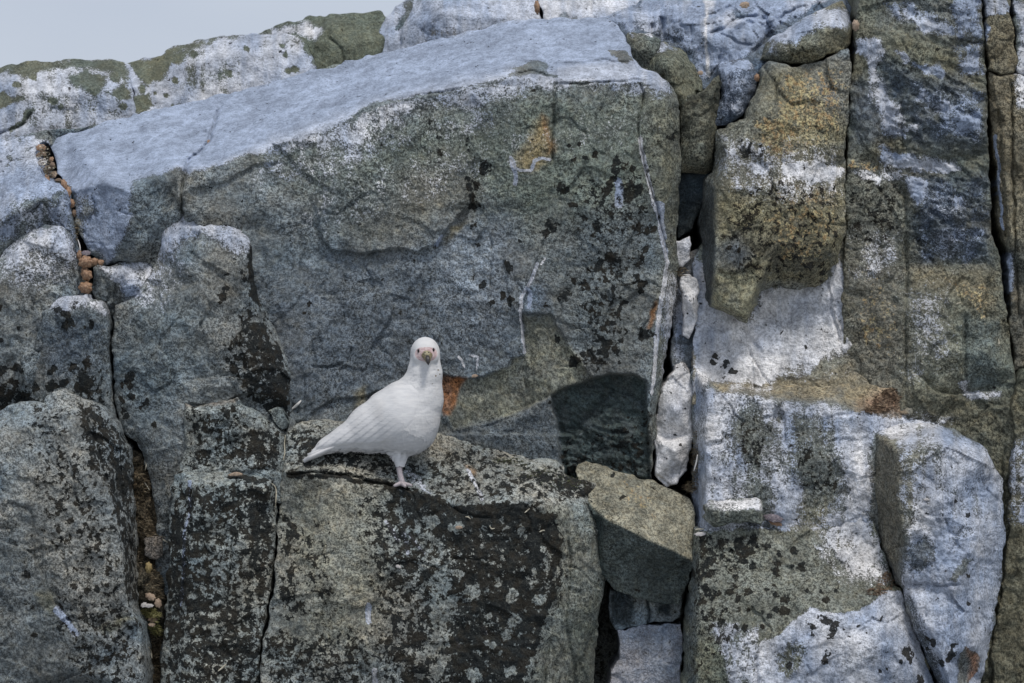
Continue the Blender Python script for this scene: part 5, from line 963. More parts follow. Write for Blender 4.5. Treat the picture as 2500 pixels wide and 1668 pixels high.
def smin(a, b, k):
    h = np.clip(.5+.5*(b-a)/k, 0, 1); return b*(1-h)+a*h-k*h*(1-h)
def roundcone(X, Y, Z, a, b, ra, rb, ysc=1.0):
    ba = np.array(b, float)-np.array(a, float); ba[1] /= ysc
    px, py, pz = X-a[0], (Y-a[1])/ysc, Z-a[2]
    t = np.clip((px*ba[0]+py*ba[1]+pz*ba[2])/(ba@ba), 0, 1)
    d = np.sqrt((px-t*ba[0])**2+(py-t*ba[1])**2+(pz-t*ba[2])**2)
    return d-(ra+(rb-ra)*t)
def ellips(X, Y, Z, c, r):
    k = np.sqrt(((X-c[0])/r[0])**2+((Y-c[1])/r[1])**2+((Z-c[2])/r[2])**2); return (k-1)*min(r)

def blur3(a, r):
    for _ in range(2):
        for ax in range(3):
            pad = [(0, 0)]*3; pad[ax] = (r+1, r); c = np.cumsum(np.pad(a, pad, mode='edge'), axis=ax, dtype=np.float64); n = a.shape[ax]
            a = ((np.take(c, range(2*r+1, 2*r+1+n), axis=ax)-np.take(c, range(0, n), axis=ax))/(2*r+1)).astype(np.float32)
    return a
BIRD_D = -120.0     # depth of the bird's midline; its ledge edge is at about -155
def make_bird():
    h = 2.0; xs = np.arange(728, 1098, h); ys = np.arange(-92, 92, h); zs = np.arange(810, 1142, h)
    X, Y, Z = np.meshgrid(xs, ys, zs, indexing='ij'); X = X.astype(np.float32); Y = Y.astype(np.float32); Z = Z.astype(np.float32)
    f = roundcone(X, Y, Z, (985, 0, 1020), (1022, -4, 972), 92, 60, .82)
    f = smin(f, roundcone(X, Y, Z, (906, 4, 1046), (985, 0, 1020), 60, 90, .84), 14)
    f = smin(f, roundcone(X, Y, Z, (848, 8, 1070), (906, 4, 1046), 33, 60, .9), 12)
    f = smin(f, roundcone(X, Y, Z, (795, 12, 1088), (848, 8, 1068), 20, 34, 1.1), 10)
    f = smin(f, roundcone(X, Y, Z, (763, 14, 1108), (800, 12, 1088), 9, 19, 1.3), 8)
    f = smin(f, roundcone(X, Y, Z, (1022, -4, 972), (1037, -8, 915), 59, 42, .9), 12)
    f = smin(f, roundcone(X, Y, Z, (1037, -8, 915), (1038, -10, 868), 41, 35.5, 1.0), 12)
    f = smin(f, ellips(X, Y, Z, (1038, -12, 858), (35, 40, 36)), 8)
    f = blur3(f, 3)
    f = smin(f, ellips(X, Y, Z, (1041, -38, 868), (25, 18, 21)), 10)      # face
    f = smin(f, ellips(X, Y, Z, (1020, -40, 874), (11, 9, 13)), 5)        # cheeks
    f = smin(f, ellips(X, Y, Z, (1061, -38, 872), (10, 9, 12)), 5)
    f = smin(f, roundcone(X, Y, Z, (977, -6, 1100), (977, -20, 1142), 24, 10, 1), 9)   # feathered thigh
    # plumage relief
    f = f + .7*np.sin(X*.11+Z*.05)*0
    V, F = surface_nets(f, (728, -92, 810), h)
    nz = 1.1*fbm(V[:, 0]*.6+V[:, 2]*.8, V[:, 2]*.6-V[:, 0]*.3+V[:, 1]*.5, 26, 3, 7)
    low = sstep(1085, 1120, V[:, 2]); V[:, 2] += low*(2.2*vnoise(V[:, 0]/5, V[:, 1]/5, 8)+1.5*vnoise(V[:, 0]/2.4, V[:, 1]/4, 9)); V[:, 1] += nz*.8
    P = world_pos(V[:, 0], V[:, 2], V[:, 1]+BIRD_D)
    root = bpy.data.objects.new('white_bird', None); COL.objects.link(root); root.location = W(984, 1186, -152)
    root.empty_display_size = .05
    tag(root, 'white stocky seabird standing on one leg on the rock ledge, face turned to camera', 'bird')
    loc = np.array(root.location)
    def part(name, verts, faces, mat, parent=root, smooth=True):
        me = bpy.data.meshes.new(name); me.from_pydata((np.asarray(verts)-loc).tolist(), [], [tuple(int(i) for i in q) for q in faces]); me.materials.append(mat)
        if smooth: me.polygons.foreach_set('use_smooth', [True]*len(me.polygons))
        o = bpy.data.objects.new(name, me); COL.objects.link(o); o.parent = parent; return o
    # plumage material with bare pink face
    m, nt = new_mat('white_plumage'); g = N(nt); tc = g.node('ShaderNodeTexCoord').outputs['Object']
    mp = g.node('ShaderNodeMapping'); g.link(tc, mp.inputs[0]); mp.inputs['Rotation'].default_value = (0, math.radians(-32), 0); mp.inputs['Scale'].default_value = (1, 1, 4.5)
    n1 = g.noise(mp.outputs[0], 34, 3, .6); n2 = g.noise(tc, 260, 3, .7); n3 = g.noise(tc, 16, 2, .5)
    c = g.mix(g.step(n1, .35, .65), (.60, .60, .61), (.68, .675, .675)); c = g.mix(g.math('MULTIPLY', g.step(n3, .5, .7), .35), c, (.60, .575, .555))
    fa = g.node('ShaderNodeAttribute', attribute_name='face'); sp = g.node('ShaderNodeSeparateColor'); g.link(fa.outputs['Color'], sp.inputs[0])
    pk = g.mix(g.step(g.noise(tc, 210, 2, .6), .42, .6), (.48, .34, .34), (.60, .49, .48)); 
    c = g.mix(g.step(g.math('ADD', sp.outputs[0], g.math('MULTIPLY', g.math('SUBTRACT', n2, .5), .6)), .35, .65), c, pk)
    c = g.mix(g.step(g.math('ADD', sp.outputs[1], g.math('MULTIPLY', g.math('SUBTRACT', n2, .5), 1.0)), .45, .6), c, (.16, .12, .07))
    bs = g.node('ShaderNodeBsdfPrincipled'); g.link(c, bs.inputs['Base Color']); bs.inputs['Roughness'].default_value = .85; bs.inputs['Specular IOR Level'].default_value = .15
    bs.inputs['Sheen Weight'].default_value = .15
    hgt = g.math('ADD', n1, g.math('MULTIPLY', n2, .35)); bp = g.node('ShaderNodeBump'); g.link(hgt, bp.inputs['Height']); bp.inputs['Strength'].default_value = .3; bp.inputs['Distance'].default_value = .003
    g.link(bp.outputs[0], bs.inputs['Normal']); out = g.node('ShaderNodeOutputMaterial'); g.link(bs.outputs[0], out.inputs[0])
    body = part('body', P, F, m)
    front = sstep(-18, -32, V[:, 1])
    r = np.sqrt(((V[:, 0]-1040.5)/28)**2+((V[:, 2]-864)/19.5)**2); face = sstep(1.12, .85, r)*front*sstep(844, 852, V[:, 2])
    dirt = np.zeros(len(V))
    for (x, y, rr) in ((1069, 903, 3.0), (1064, 918, 2.6), (1074, 914, 2.5), (1056, 937, 2.6), (1071, 904, 2.2), (852, 1061, 2.2)):
        dirt = np.maximum(dirt, sstep(rr*1.2, rr*.5, np.hypot(V[:, 0]-x, (V[:, 2]-y)*1.4))*(V[:, 1] < 0))
    at = body.data.attributes.new('face', 'FLOAT_COLOR', 'POINT'); at.data.foreach_set('color', np.column_stack([face, dirt, np.zeros(len(V)), np.ones(len(V))]).astype(np.float32).ravel())
    # folded wings: a layer of long feathers lying on the body
    wing_poly = [(1006, 935), (1026, 952), (1030, 985), (1016, 1030), (990, 1062), (955, 1083), (915, 1093), (870, 1092), (830, 1094), (795, 1100), (768, 1101), (758, 1095), (785, 1070), (830, 1035), (880, 985), (935, 945), (975, 930)]
    fxy = sdf(X[:, 0, :].astype(float), Z[:, 0, :].astype(float), wing_poly)[:, None, :].astype(np.float32)
    # step at feather edges: the layer gets thinner towards its rim
    th = -2.0+4.2*sstep(0, -14, fxy)
    ux = (X-1020)*math.cos(math.radians(32))-(Z-960)*math.sin(math.radians(32)); uz = (X-1020)*math.sin(math.radians(32))+(Z-960)*math.cos(math.radians(32))
    ridge = 1.5*((uz+.10*ux)/14.0 % 1)*sstep(-40, -150, ux)
    fw = np.maximum(f-th-ridge, fxy)
    for side in (-1, 1):
        ff = np.maximum(fw, (Y-2)*1.0 if side < 0 else (2-Y)); ff = np.maximum(ff, -(f+6))
        VW, FW = surface_nets(ff, (728, -92, 810), h)
        part('wing', world_pos(VW[:, 0], VW[:, 2], VW[:, 1]+BIRD_D), FW, m)
    # tail feathers: flat blades
    def blade(p0, p1, w, th, up=(0, 1, 0), n=9, mat=m, name='tail_feather', parent=root):
        p0 = np.array(p0, float); p1 = np.array(p1, float); ax = p1-p0; L = np.linalg.norm(ax); ax /= L
        side = np.cross(ax, np.array(up, float)); side /= np.linalg.norm(side); nr = np.cross(side, ax)
        vs = []; fs = []; k = 8
        for i in range(n):
            t = i/(n-1); ww = w*(math.sin(math.pi*min(.98, (t*.62+.36)))**.55)*(1 if t < .86 else max(.08, (1-t)/.14)**.6)
            for j in range(k):
                a = 2*math.pi*j/k; vs.append(p0+ax*L*t+nr*math.cos(a)*ww+side*math.sin(a)*th)
        for i in range(n-1):
            for j in range(k): fs.append((i*k+j, i*k+(j+1) % k, (i+1)*k+(j+1) % k, (i+1)*k+j))
        fs.append(tuple(range(k))[::-1]); fs.append(tuple((n-1)*k+j for j in range(k)))
        vs = np.array(vs); return part(name, world_pos(vs[:, 0], vs[:, 2], vs[:, 1]+BIRD_D), fs, mat, parent)
    for i, (x, z, yy, w) in enumerate([(741, 1126, 8, 20), (744, 1123, 22, 20), (746, 1122, -4, 20), (752, 1118, 32, 20), (751, 1119, -12, 18), (757, 1110, 14, 20), (752, 1112, 2, 18)]):
        blade((850, 8, 1080), (x, yy, z), w, 5.0, up=(-.25, 1, .35))
    # loose belly feathers
    rnd = random.Random(4); vs = []; fs = []
    zl = np.array([V[np.abs(V[:, 0]-xx) < 3][:, 2].max() for xx in range(800, 1060)])
    cand = np.nonzero((V[:, 0] > 832) & (V[:, 0] < 1052) & (V[:, 2] > zl[np.clip(V[:, 0].astype(int)-800, 0, 259)]-9) & (V[:, 2] < 1126))[0]
    for i in range(900):
        x, yy, zt = V[rnd.choice(cand)]; zt -= 2.5
        L = rnd.uniform(7, 15); dx = -L*rnd.uniform(.45, .95) if x < 985 else -L*rnd.uniform(-.1, .6); dz = L*rnd.uniform(.15, .55); w = rnd.uniform(1.2, 2.4)
        b = len(vs); vs += [(x-w, yy, zt), (x+w, yy, zt), (x, yy-w, zt), (x+dx, yy-rnd.uniform(0, 2), zt+dz)]; fs += [(b, b+1, b+3), (b+1, b+2, b+3), (b+2, b, b+3), (b, b+2, b+1)]
    vs = np.array(vs); tf = part('belly_feathers', world_pos(vs[:, 0], vs[:, 2], vs[:, 1]+BIRD_D), fs, m); tf['kind'] = 'stuff'
    # small contour feathers lying on the body
    vn = np.array([v.normal[:] for v in body.data.vertices]); Nn = np.stack([vn[:, 0], vn[:, 1], -vn[:, 2]], 1)      # (x, depth, down)
    cand = np.nonzero((V[:, 2] > 838) & ~((V[:, 2] < 893) & (V[:, 1] < -18)) & (V[:, 2] < 1118) & (V[:, 0] > 775) & (V[:, 1] < 30))[0]
    vs = []; fs = []
    for i in range(4200):
        k0 = rnd.choice(cand); p = V[k0]; nn = Nn[k0]; nn = nn/np.linalg.norm(nn)
        t = sstep(900, 985, p[2]); fl = np.array([-.15-.75*t, .0, 1-.48*t]); fl += np.array([rnd.uniform(-.12, .12), 0, rnd.uniform(-.12, .12)]); fl -= nn*(fl@nn); fl /= np.linalg.norm(fl)
        sd_ = np.cross(nn, fl); sz = (5.5+7.5*t)*rnd.uniform(.8, 1.2); w = sz*.30; b = len(vs); lift = .2+.35*t
        for (a_, s_, h_) in ((0, -.5, -.6), (0, .5, -.6), (.5, -1, .3), (.5, 1, .3), (.85, -.7, lift*.8), (.85, .7, lift*.8), (1, 0, lift)):
            vs.append(p+fl*sz*a_+sd_*w*s_+nn*h_)
        fs += [(b, b+1, b+3, b+2), (b+2, b+3, b+5, b+4), (b+4, b+5, b+6)]
    vs = np.array(vs); cf = part('contour_feathers', world_pos(vs[:, 0], vs[:, 2], vs[:, 1]+BIRD_D), fs, m); cf['kind'] = 'stuff'
    # beak, eyes
    mb = simple_mat('beak_horn', (.17, .14, .075), (.30, .25, .15), 260, .5, .3, (.07, .06, .04)); md = simple_mat('dark_beak_tip', (.035, .032, .035), (.07, .06, .055), 160, .35, .1)
    me_ = simple_mat('dark_eye', (.008, .006, .008), (.02, .012, .014), 50, .12, 0)
    def loft(name, secs, mat, parent=root, k=14):
        vs = []; fs = []
        for (x, y, z, rx, ry, rz) in secs:
            for j in range(k):
                a = 2*math.pi*j/k; vs.append((x+rx*math.cos(a), y+ry*math.sin(a), z+rz*math.sin(a)))
        n = len(secs)
        for i in range(n-1):
            for j in range(k): fs.append((i*k+j, i*k+(j+1) % k, (i+1)*k+(j+1) % k, (i+1)*k+j))
        fs.append(tuple(range(k))[::-1]); fs.append(tuple((n-1)*k+j for j in range(k))); vs = np.array(vs)
        return part(name, world_pos(vs[:, 0], vs[:, 2], vs[:, 1]+BIRD_D), fs, mat, parent)
    beak = loft('beak', [(1042, -50, 867, 15, 4, 9), (1042.5, -57, 869, 13, 4, 9), (1043, -64, 872, 10.5, 4, 8.5), (1044, -71, 877, 7.8, 4, 7), (1045, -76, 883, 5.4, 3, 5.4), (1045.5, -78, 887, 3, 2, 3), (1045.5, -78, 890, 1, 1, 1)], mb)
    loft('beak_tip', [(1043, -68, 869, 4, 3, 3), (1044, -76, 873, 5.6, 3, 4.4), (1044.6, -82, 880, 5.2, 3, 4.8), (1045.2, -84, 886, 3.4, 2, 3.4), (1045.6, -83, 891, .9, 1, 1)], md, beak)
    sheath = loft('beak_sheath', [(1042, -55, 860, 9, 3, 4), (1042, -63, 862, 8.5, 3, 4.5), (1042.5, -69, 866, 7, 3, 4), (1043, -72, 870, 4, 2, 3)], simple_mat('horny_sheath', (.28, .24, .14), (.40, .36, .24), 180, .6, .3), beak)
    for dx in (-4.5, 3.8): loft('nostril', [(1042.5+dx, -66, 859.5, 1.6, 1, .8), (1042.5+dx, -68.5, 860.5, 1.8, 1, .9), (1042.5+dx, -70.5, 862, .8, .6, .5)], md, beak)
    def ball(name, c, r, mat, parent=root):
        vs = []; fs = []; n, k = 8, 12
        for i in range(n+1):
            th_ = math.pi*i/n
            for j in range(k): a = 2*math.pi*j/k; vs.append((c[0]+r[0]*math.sin(th_)*math.cos(a), c[1]+r[1]*math.sin(th_)*math.sin(a), c[2]+r[2]*math.cos(th_)))
        for i in range(n):
            for j in range(k): fs.append((i*k+j, i*k+(j+1) % k, (i+1)*k+(j+1) % k, (i+1)*k+j))
        vs = np.array(vs); return part(name, world_pos(vs[:, 0], vs[:, 2], vs[:, 1]+BIRD_D), fs, mat, parent)
    def surf_y(x, z):   # front surface of the head at this point
        m_ = np.hypot(V[:, 0]-x, V[:, 2]-z) < 4; return V[m_, 1].min()
    for (x, z) in ((1021.5, 856.5), (1058.5, 854)):
        y0 = surf_y(x, z); e = ball('eye', (x, y0+1.2, z), (2.9, 3.0, 5.0), me_)
    # leg and foot
    ml = simple_mat('leg_skin', (.36, .33, .35), (.48, .42, .43), 240, .6, .5, (.25, .22, .23))
    def tube(pts, rad, mat, name, parent=root, k=10):
        vs = []; fs = []; P_ = np.array(pts, float)
        for i, p in enumerate(P_):
            t = P_[min(i+1, len(P_)-1)]-P_[max(i-1, 0)]; t /= np.linalg.norm(t); a = np.cross(t, (0, 1, .01) if abs(t[1]) < .9 else (1, 0, 0)); a /= np.linalg.norm(a); b = np.cross(t, a)
            for j in range(k): w = 2*math.pi*j/k; vs.append(p+(a*math.cos(w)+b*math.sin(w))*rad[i])
        for i in range(len(P_)-1):
            for j in range(k): fs.append((i*k+j, i*k+(j+1) % k, (i+1)*k+(j+1) % k, (i+1)*k+j))
        fs.append(tuple(range(k))[::-1]); fs.append(tuple((len(P_)-1)*k+j for j in range(k)))
        vs = np.array(vs); return part(name, world_pos(vs[:, 0], vs[:, 2], vs[:, 1]+BIRD_D), fs, mat, parent)
    gy = -24; fz = 1182
    leg = tube([(977, -14, 1120), (976, -18, 1133), (975, -21, 1146), (977, -23, 1160), (980, -24, 1172), (981.5, -25, 1180), (982, -26, 1184)], [10, 8.4, 7.2, 6.8, 7.2, 8.4, 7], ml, 'leg')
    for q in ([(981, -24, 1180), (989, -31, 1182), (999, -37, 1184), (1006, -40, 1186)], [(981, -26, 1180), (984, -36, 1183), (988, -46, 1186), (990, -54, 1189)], [(980, -26, 1180), (973, -35, 1182), (966, -42, 1185), (961, -47, 1187)], [(981, -22, 1178), (982, -14, 1180), (984, -6, 1181)]):
        t_ = tube(q, [6.4, 5.2, 4.2, 2.4][:len(q)], ml, 'toe', leg); e0 = np.array(q[-1], float); e1 = e0+(e0-np.array(q[-2], float))*.45+np.array([0, 0, 2.5]); loft('claw', [(*e0, 1.8, .8, 1.4), (*(e0*.5+e1*.5), 1.2, .6, 1.0), (*e1, .4, .2, .3)], md, leg)
    return root
bird = make_bird()

# ------------------------------------------------------------------ shells
def shell_mesh(name, hgt, seed, rough=.05, n=28, rings=12):
    """limpet shell: ridged cone-dome with a thin rim, hollow underneath"""
    vs = []; fs = []
    for lay in (0, 1):
        for i in range(rings+1):
            t = i/rings
            for j in range(n):
                a = 2*math.pi*j/n; w = 1+rough*math.sin(a*7+seed)+.4*rough*math.sin(a*3+seed*2); ridge = .022*math.sin(t*26+seed)
                r = t*w*(1 if lay == 0 else .93); z = hgt*(1-t**1.9)+ridge*(1-lay)-(0 if lay == 0 else .08*(1-t))
                vs.append((r*math.cos(a)+.10*(1-t), r*.86*math.sin(a), z*(1 if lay == 0 else .9)))
    m = (rings+1)*n
    for i in range(rings):
        for j in range(n):
            a, b, c, d = i*n+j, i*n+(j+1) % n, (i+1)*n+(j+1) % n, (i+1)*n+j
            fs.append((a, d, c, b)); fs.append((m+a, m+b, m+c, m+d))
    for j in range(n): a = rings*n+j; b = rings*n+(j+1) % n; fs.append((a, m+a, m+b, b))
    me = bpy.data.meshes.new(name); me.from_pydata(vs, [], fs); me.polygons.foreach_set('use_smooth', [True]*len(me.polygons)); return me
def shell_mat(name, a, b, c):
    m, nt = new_mat(name); g = N(nt); tc = g.node('ShaderNodeTexCoord').outputs['Object']
    wv = g.node('ShaderNodeTexWave', wave_type='RINGS', rings_direction='SPHERICAL'); g.link(tc, wv.inputs[0]); wv.inputs['Scale'].default_value = 2.6; wv.inputs['Distortion'].default_value = 1.8; wv.inputs['Detail'].default_value = 3
    cc = g.mix(wv.outputs['Fac'], a, b); n = g.noise(tc, 4, 4, .7); cc = g.mix(g.step(n, .56, .68), cc, c)
    bs = g.node('ShaderNodeBsdfPrincipled'); g.link(cc, bs.inputs['Base Color']); bs.inputs['Roughness'].default_value = .55
    bp = g.node('ShaderNodeBump'); g.link(g.math('ADD', wv.outputs['Fac'], n), bp.inputs['Height']); bp.inputs['Strength'].default_value = .4; bp.inputs['Distance'].default_value = .002
    g.link(bp.outputs[0], bs.inputs['Normal']); out = g.node('ShaderNodeOutputMaterial'); g.link(bs.outputs[0], out.inputs[0]); return m
SM = dict(o=shell_mat('orange_shell', (.36, .22, .13), (.22, .12, .07), (.50, .37, .26)), b=shell_mat('brown_shell', (.22, .15, .10), (.14, .09, .06), (.32, .25, .19)),
          t=shell_mat('tan_shell', (.42, .31, .22), (.30, .22, .16), (.50, .42, .35)), w=shell_mat('bleached_shell', (.55, .52, .50), (.44, .42, .42), (.66, .64, .62)),
          d=shell_mat('dark_shell', (.07, .05, .04), (.10, .07, .05), (.14, .10, .07)), y=shell_mat('ochre_shell', (.36, .27, .12), (.26, .19, .08), (.40, .33, .2)), p=shell_mat('purple_shell', (.20, .17, .19), (.12, .10, .12), (.32, .28, .28)))
BASE = {}
def shell(label, px, py, d, rx, ry, kind, hgt=.55, dirv=(0, -1, .35), rot=0, group='limpet shells packed in the crack', cat='shell'):
    key = (round(hgt, 2), kind)
    if key not in BASE:
        BASE[key] = shell_mesh('limpet_shell', hgt, len(BASE)*1.7, .10); BASE[key].materials.append(SM[kind])
    o = bpy.data.objects.new('limpet_shell', BASE[key]); COL.objects.link(o); o.location = W(px, py, d)
    q = Vector(dirv).normalized().to_track_quat('Z', 'Y'); o.rotation_mode = 'QUATERNION'
    from mathutils import Quaternion
    o.rotation_quaternion = q @ Quaternion((0, 0, 1), math.radians(rot)); s = max(rx, ry)*S
    o.scale = (rx*S, ry*S/.86, s)
    tag(o, label, cat, group); return o
U = (-.1, -.75, .8)
CR = 'limpet shells packed in the crack left of the big slab'
shell('orange shell dome at the very top of the shell-filled crack', 100, 361, 215, 13, 11, 'o', .6, (.1, -.8, .5), 0, CR)
shell('grey-brown shell lying under the topmost orange one in the crack', 101, 377, 195, 15, 9, 'b', .5, (-.2, -.7, .6), 20, CR)
shell('bleached bluish-white shell in the middle of the upper shell pile', 104, 396, 160, 14, 11, 'w', .5, (.1, -.8, .6), 40, CR)
shell('small orange shell pressed against the slab, right of the bleached one', 125, 390, 175, 8, 8, 'o', .6, (-.5, -.8, .3), 10, CR)
shell('dark brown shell below the small orange one against the slab', 127, 404, 160, 9, 9, 'b', .6, (-.4, -.8, .2), 30, CR)
shell('tan pointed shell leaning left in the upper shell pile', 115, 415, 130, 12, 10, 't', .8, (.4, -.8, .2), 60, CR)
shell('pinkish tan shell at the lower right of the upper shell pile', 129, 427, 115, 12, 10, 't', .6, (-.3, -.8, .4), 15, CR)
shell('broken brown shell at the lower left edge of the upper shell pile', 115, 436, 100, 13, 8, 'o', .4, (.5, -.6, .5), 75, CR)
shell('dark shell showing its edge where the shell pile narrows', 143, 440, 85, 10, 5, 'b', .5, (0, -.5, .8), 0, CR)
shell('long orange shell standing on edge at the mouth of the narrow crack', 157, 452, 70, 8, 15, 'o', .5, (.3, -.9, .2), 15, CR)
shell('orange shell wedged sideways just below the crack mouth', 167, 470, 70, 8, 15, 'o', .7, (-.3, -.9, .2), 0, CR)
shell('brown shell wedged in the crack under the two orange ones', 175, 497, 72, 8, 12, 'o', .7, (.2, -.9, .2), 0, CR)
shell('small brown shell deeper down the narrow crack', 180, 521, 76, 7, 10, 'b', .7, (-.2, -.9, .1), 0, CR)
shell('nearly black shell lowest in the narrow crack', 186, 543, 85, 7, 9, 'd', .7, (.2, -.9, .1), 0, CR)
CL = 'shells stacked at the lower end of the crack'
shell('orange shell half hidden at the top left of the stacked round shells', 194, 623, 8, 9, 12, 'o', .7, (-.6, -.8, .1), 0, CL)
shell('purple-grey shell opening on top of the stacked round shells', 210, 618, 4, 12, 9, 'p', .5, (.1, -.7, .7), 0, CL)
shell('largest round orange-brown shell of the stack', 209, 640, -14, 18, 15.5, 'o', .95, (.05, -1, .15), 0, CL)
shell('round brown shell in the middle of the stack of three', 211, 670, -10, 13.5, 17, 'o', .95, (0, -1, .1), 30, CL)
shell('round reddish shell at the bottom of the stack of three', 209, 702, -12, 15.5, 17, 'o', .95, (.05, -1, .05), 80, CL)
shell('small orange shell tucked right of the largest round shell', 231, 639, 2, 10, 10, 'o', .8, (.2, -1, .2), 0, CL)
shell('little orange cone-shaped shell pointing right beside the stack', 244, 642, 0, 9, 8, 'o', 1.3, (.9, -.4, .4), 0, CL)
SG = 'single shells in the upper cracks'
shell('orange shell filling the crack between two pale skyline boulders', 1311, 18, 960, 8, 20, 'o', .6, (.2, -1, .2), 0, SG)
shell('tan rounded shell on the blue-white slab near the top edge', 1818, 13, 205, 14, 10, 't', .7, (.2, -.8, .6), 20, SG)
shell('tan shell caught in the crack right of the white cap stone', 2089, 62, 15, 9, 14, 't', .8, (0, -1, .1), 0, SG)
shell('rusty shell in the gap between dark blue rock and ochre pillar', 1848, 190, 45, 7, 10, 'o', .9, (0, -1, .1), 0, SG)
shell('small orange shell chip in the joint across the whitewashed slab top', 508, 346, depth_at('B', 508, 346)-4, 7, 6, 'o', .6, (0, -.6, .8), 0, SG)
LG = 'shells in the litter-filled crack at lower left'
shell('yellowish oval shell standing below the squarish brown stone', 363, 1386, -35, 9, 14, 'y', .5, (.2, -1, .1), 0, LG)
shell('tan shell lying tilted on top of the lower litter pile', 367, 1457, -48, 15, 9, 't', .4, (-.2, -.9, .4), -25, LG)
shell('pinkish oval shell at the right of the lower litter pile', 386, 1473, -46, 9, 12, 't', .4, (.1, -1, .2), 10, LG)
shell('cream shell lying in front of the tan one on the litter', 364, 1479, -56, 11, 6, 'w', .4, (.1, -.8, .6), 0, LG)
shell('white broken shell at the left of the lower litter pile', 351, 1477, -52, 8, 7, 'w', .4, (-.2, -.8, .6), 50, LG)
shell('brown flat shell below the mossy clump in the crack', 373, 1513, -52, 12, 7, 'b', .4, (0, -.8, .6), 0, LG)
shell('orange-rimmed pale shell lowest in the litter-filled crack', 371, 1525, -54, 9, 6, 't', .4, (.1, -.8, .5), 0, LG)
XG = 'single shells on the lower blocks'
shell('grey and orange shell lying right of the small loose flat stone', 1888, 1266, depth_at('P', 1888, 1262)-14, 24, 12, 'p', .5, (.1, -.7, .7), -15, XG)
shell('orange shell edge just right of the flat stone, below the grey shell', 1893, 1277, depth_at('P', 1893, 1274)-16, 17, 7, 'o', .4, (.2, -.9, .4), -20, XG)
shell('pinkish shell fragment on top of the narrow lichen-blotched block', 575, 1159, depth_at('E1', 575, 1166)-4, 18, 5, 't', .4, (0, -.6, .8), 5, XG)
shell('small pink shell on the lichen-blackened face below the bird ledge', 1120, 1288, depth_at('E2', 1120, 1288)-3, 9, 5, 't', .5, (0, -.8, .6), 0, XG)
shell('white shell chip on the grey face below the forked droppings', 972, 1383, depth_at('E2', 972, 1383)-2, 8, 4.5, 'w', .4, (0, -.8, .6), -30, XG)
shell('tan shell flake on the rust-red notch right of the bird', 1158, 918, depth_at('B', 1158, 922)-3, 11, 5, 't', .4, (0, -.8, .6), 15, XG)
shell('small orange shell on the edge of the block beside the tan wedge stone', 1480, 1312, depth_at('E2', 1474, 1312)-6, 4, 5, 'o', .6, (0, -1, .2), 0, XG)
shell('pale flat chip on the corner of the olive block beside the wedge stone', 1710, 1304, depth_at('Q', 1712, 1304)-4, 14, 6, 'w', .3, (0, -.8, .6), 5, XG)
shell('tiny white chip on the whitewashed right-hand column', 2262, 1220, depth_at('R', 2262, 1220)-2, 7, 3.5, 'w', .4, (0, -.9, .4), 0, XG)
shell('pinkish chip in the crack beside the tall rounded boulder near the top', 1710, 178, depth_at('K1', 1705, 180)-4, 7, 6, 't', .4, (0, -1, .3), 0, XG)

# ------------------------------------------------------------------ straws and feathers caught on the rock
MSTRAW = simple_mat('dry_straw', (.42, .38, .28), (.58, .54, .44), 90, .7, .2); MWHITE = simple_mat('white_feather_shaft', (.62, .60, .56), (.72, .70, .68), 60, .7, .1)
def strip(name, pts, w, mat, label, cat, group):
    P_ = world_pos(*np.array(pts, float).T); n = len(P_); k = 6
    t_ = np.linspace(0, n-1, 12); P_ = np.stack([np.interp(t_, range(n), P_[:, i]) for i in range(3)], 1)
    for _ in range(2): P_[1:-1] = (P_[:-2]+P_[1:-1]*2+P_[2:])/4
    vs = []; fs = []; n = len(P_)
    for i, p in enumerate(P_):
        t = P_[min(i+1, n-1)]-P_[max(i-1, 0)]; t /= np.linalg.norm(t)+1e-9; a = np.cross(t, (0, 1, 0)); a /= np.linalg.norm(a)+1e-9; b = np.cross(t, a); r = w*S*(.35+.65*math.sin(math.pi*(i+.6)/(n+.2)))
        for j in range(k): q = 2*math.pi*j/k; vs.append(p+(a*math.cos(q)+b*math.sin(q)*.6)*r)
    for i in range(n-1):
        for j in range(k): fs.append((i*k+j, i*k+(j+1) % k, (i+1)*k+(j+1) % k, (i+1)*k+j))
    fs.append(tuple(range(k))[::-1]); fs.append(tuple((n-1)*k+j for j in range(k)))
    vs = np.array(vs); o = link_mesh(name, vs, fs, mat, center=vs.mean(0)); tag(o, label, cat, group); return o
def dq(key, pts, lift=3): return [(x, y, depth_at(key, x, y)-lift) for x, y in pts]
SGp = 'dry straws caught on the rock'
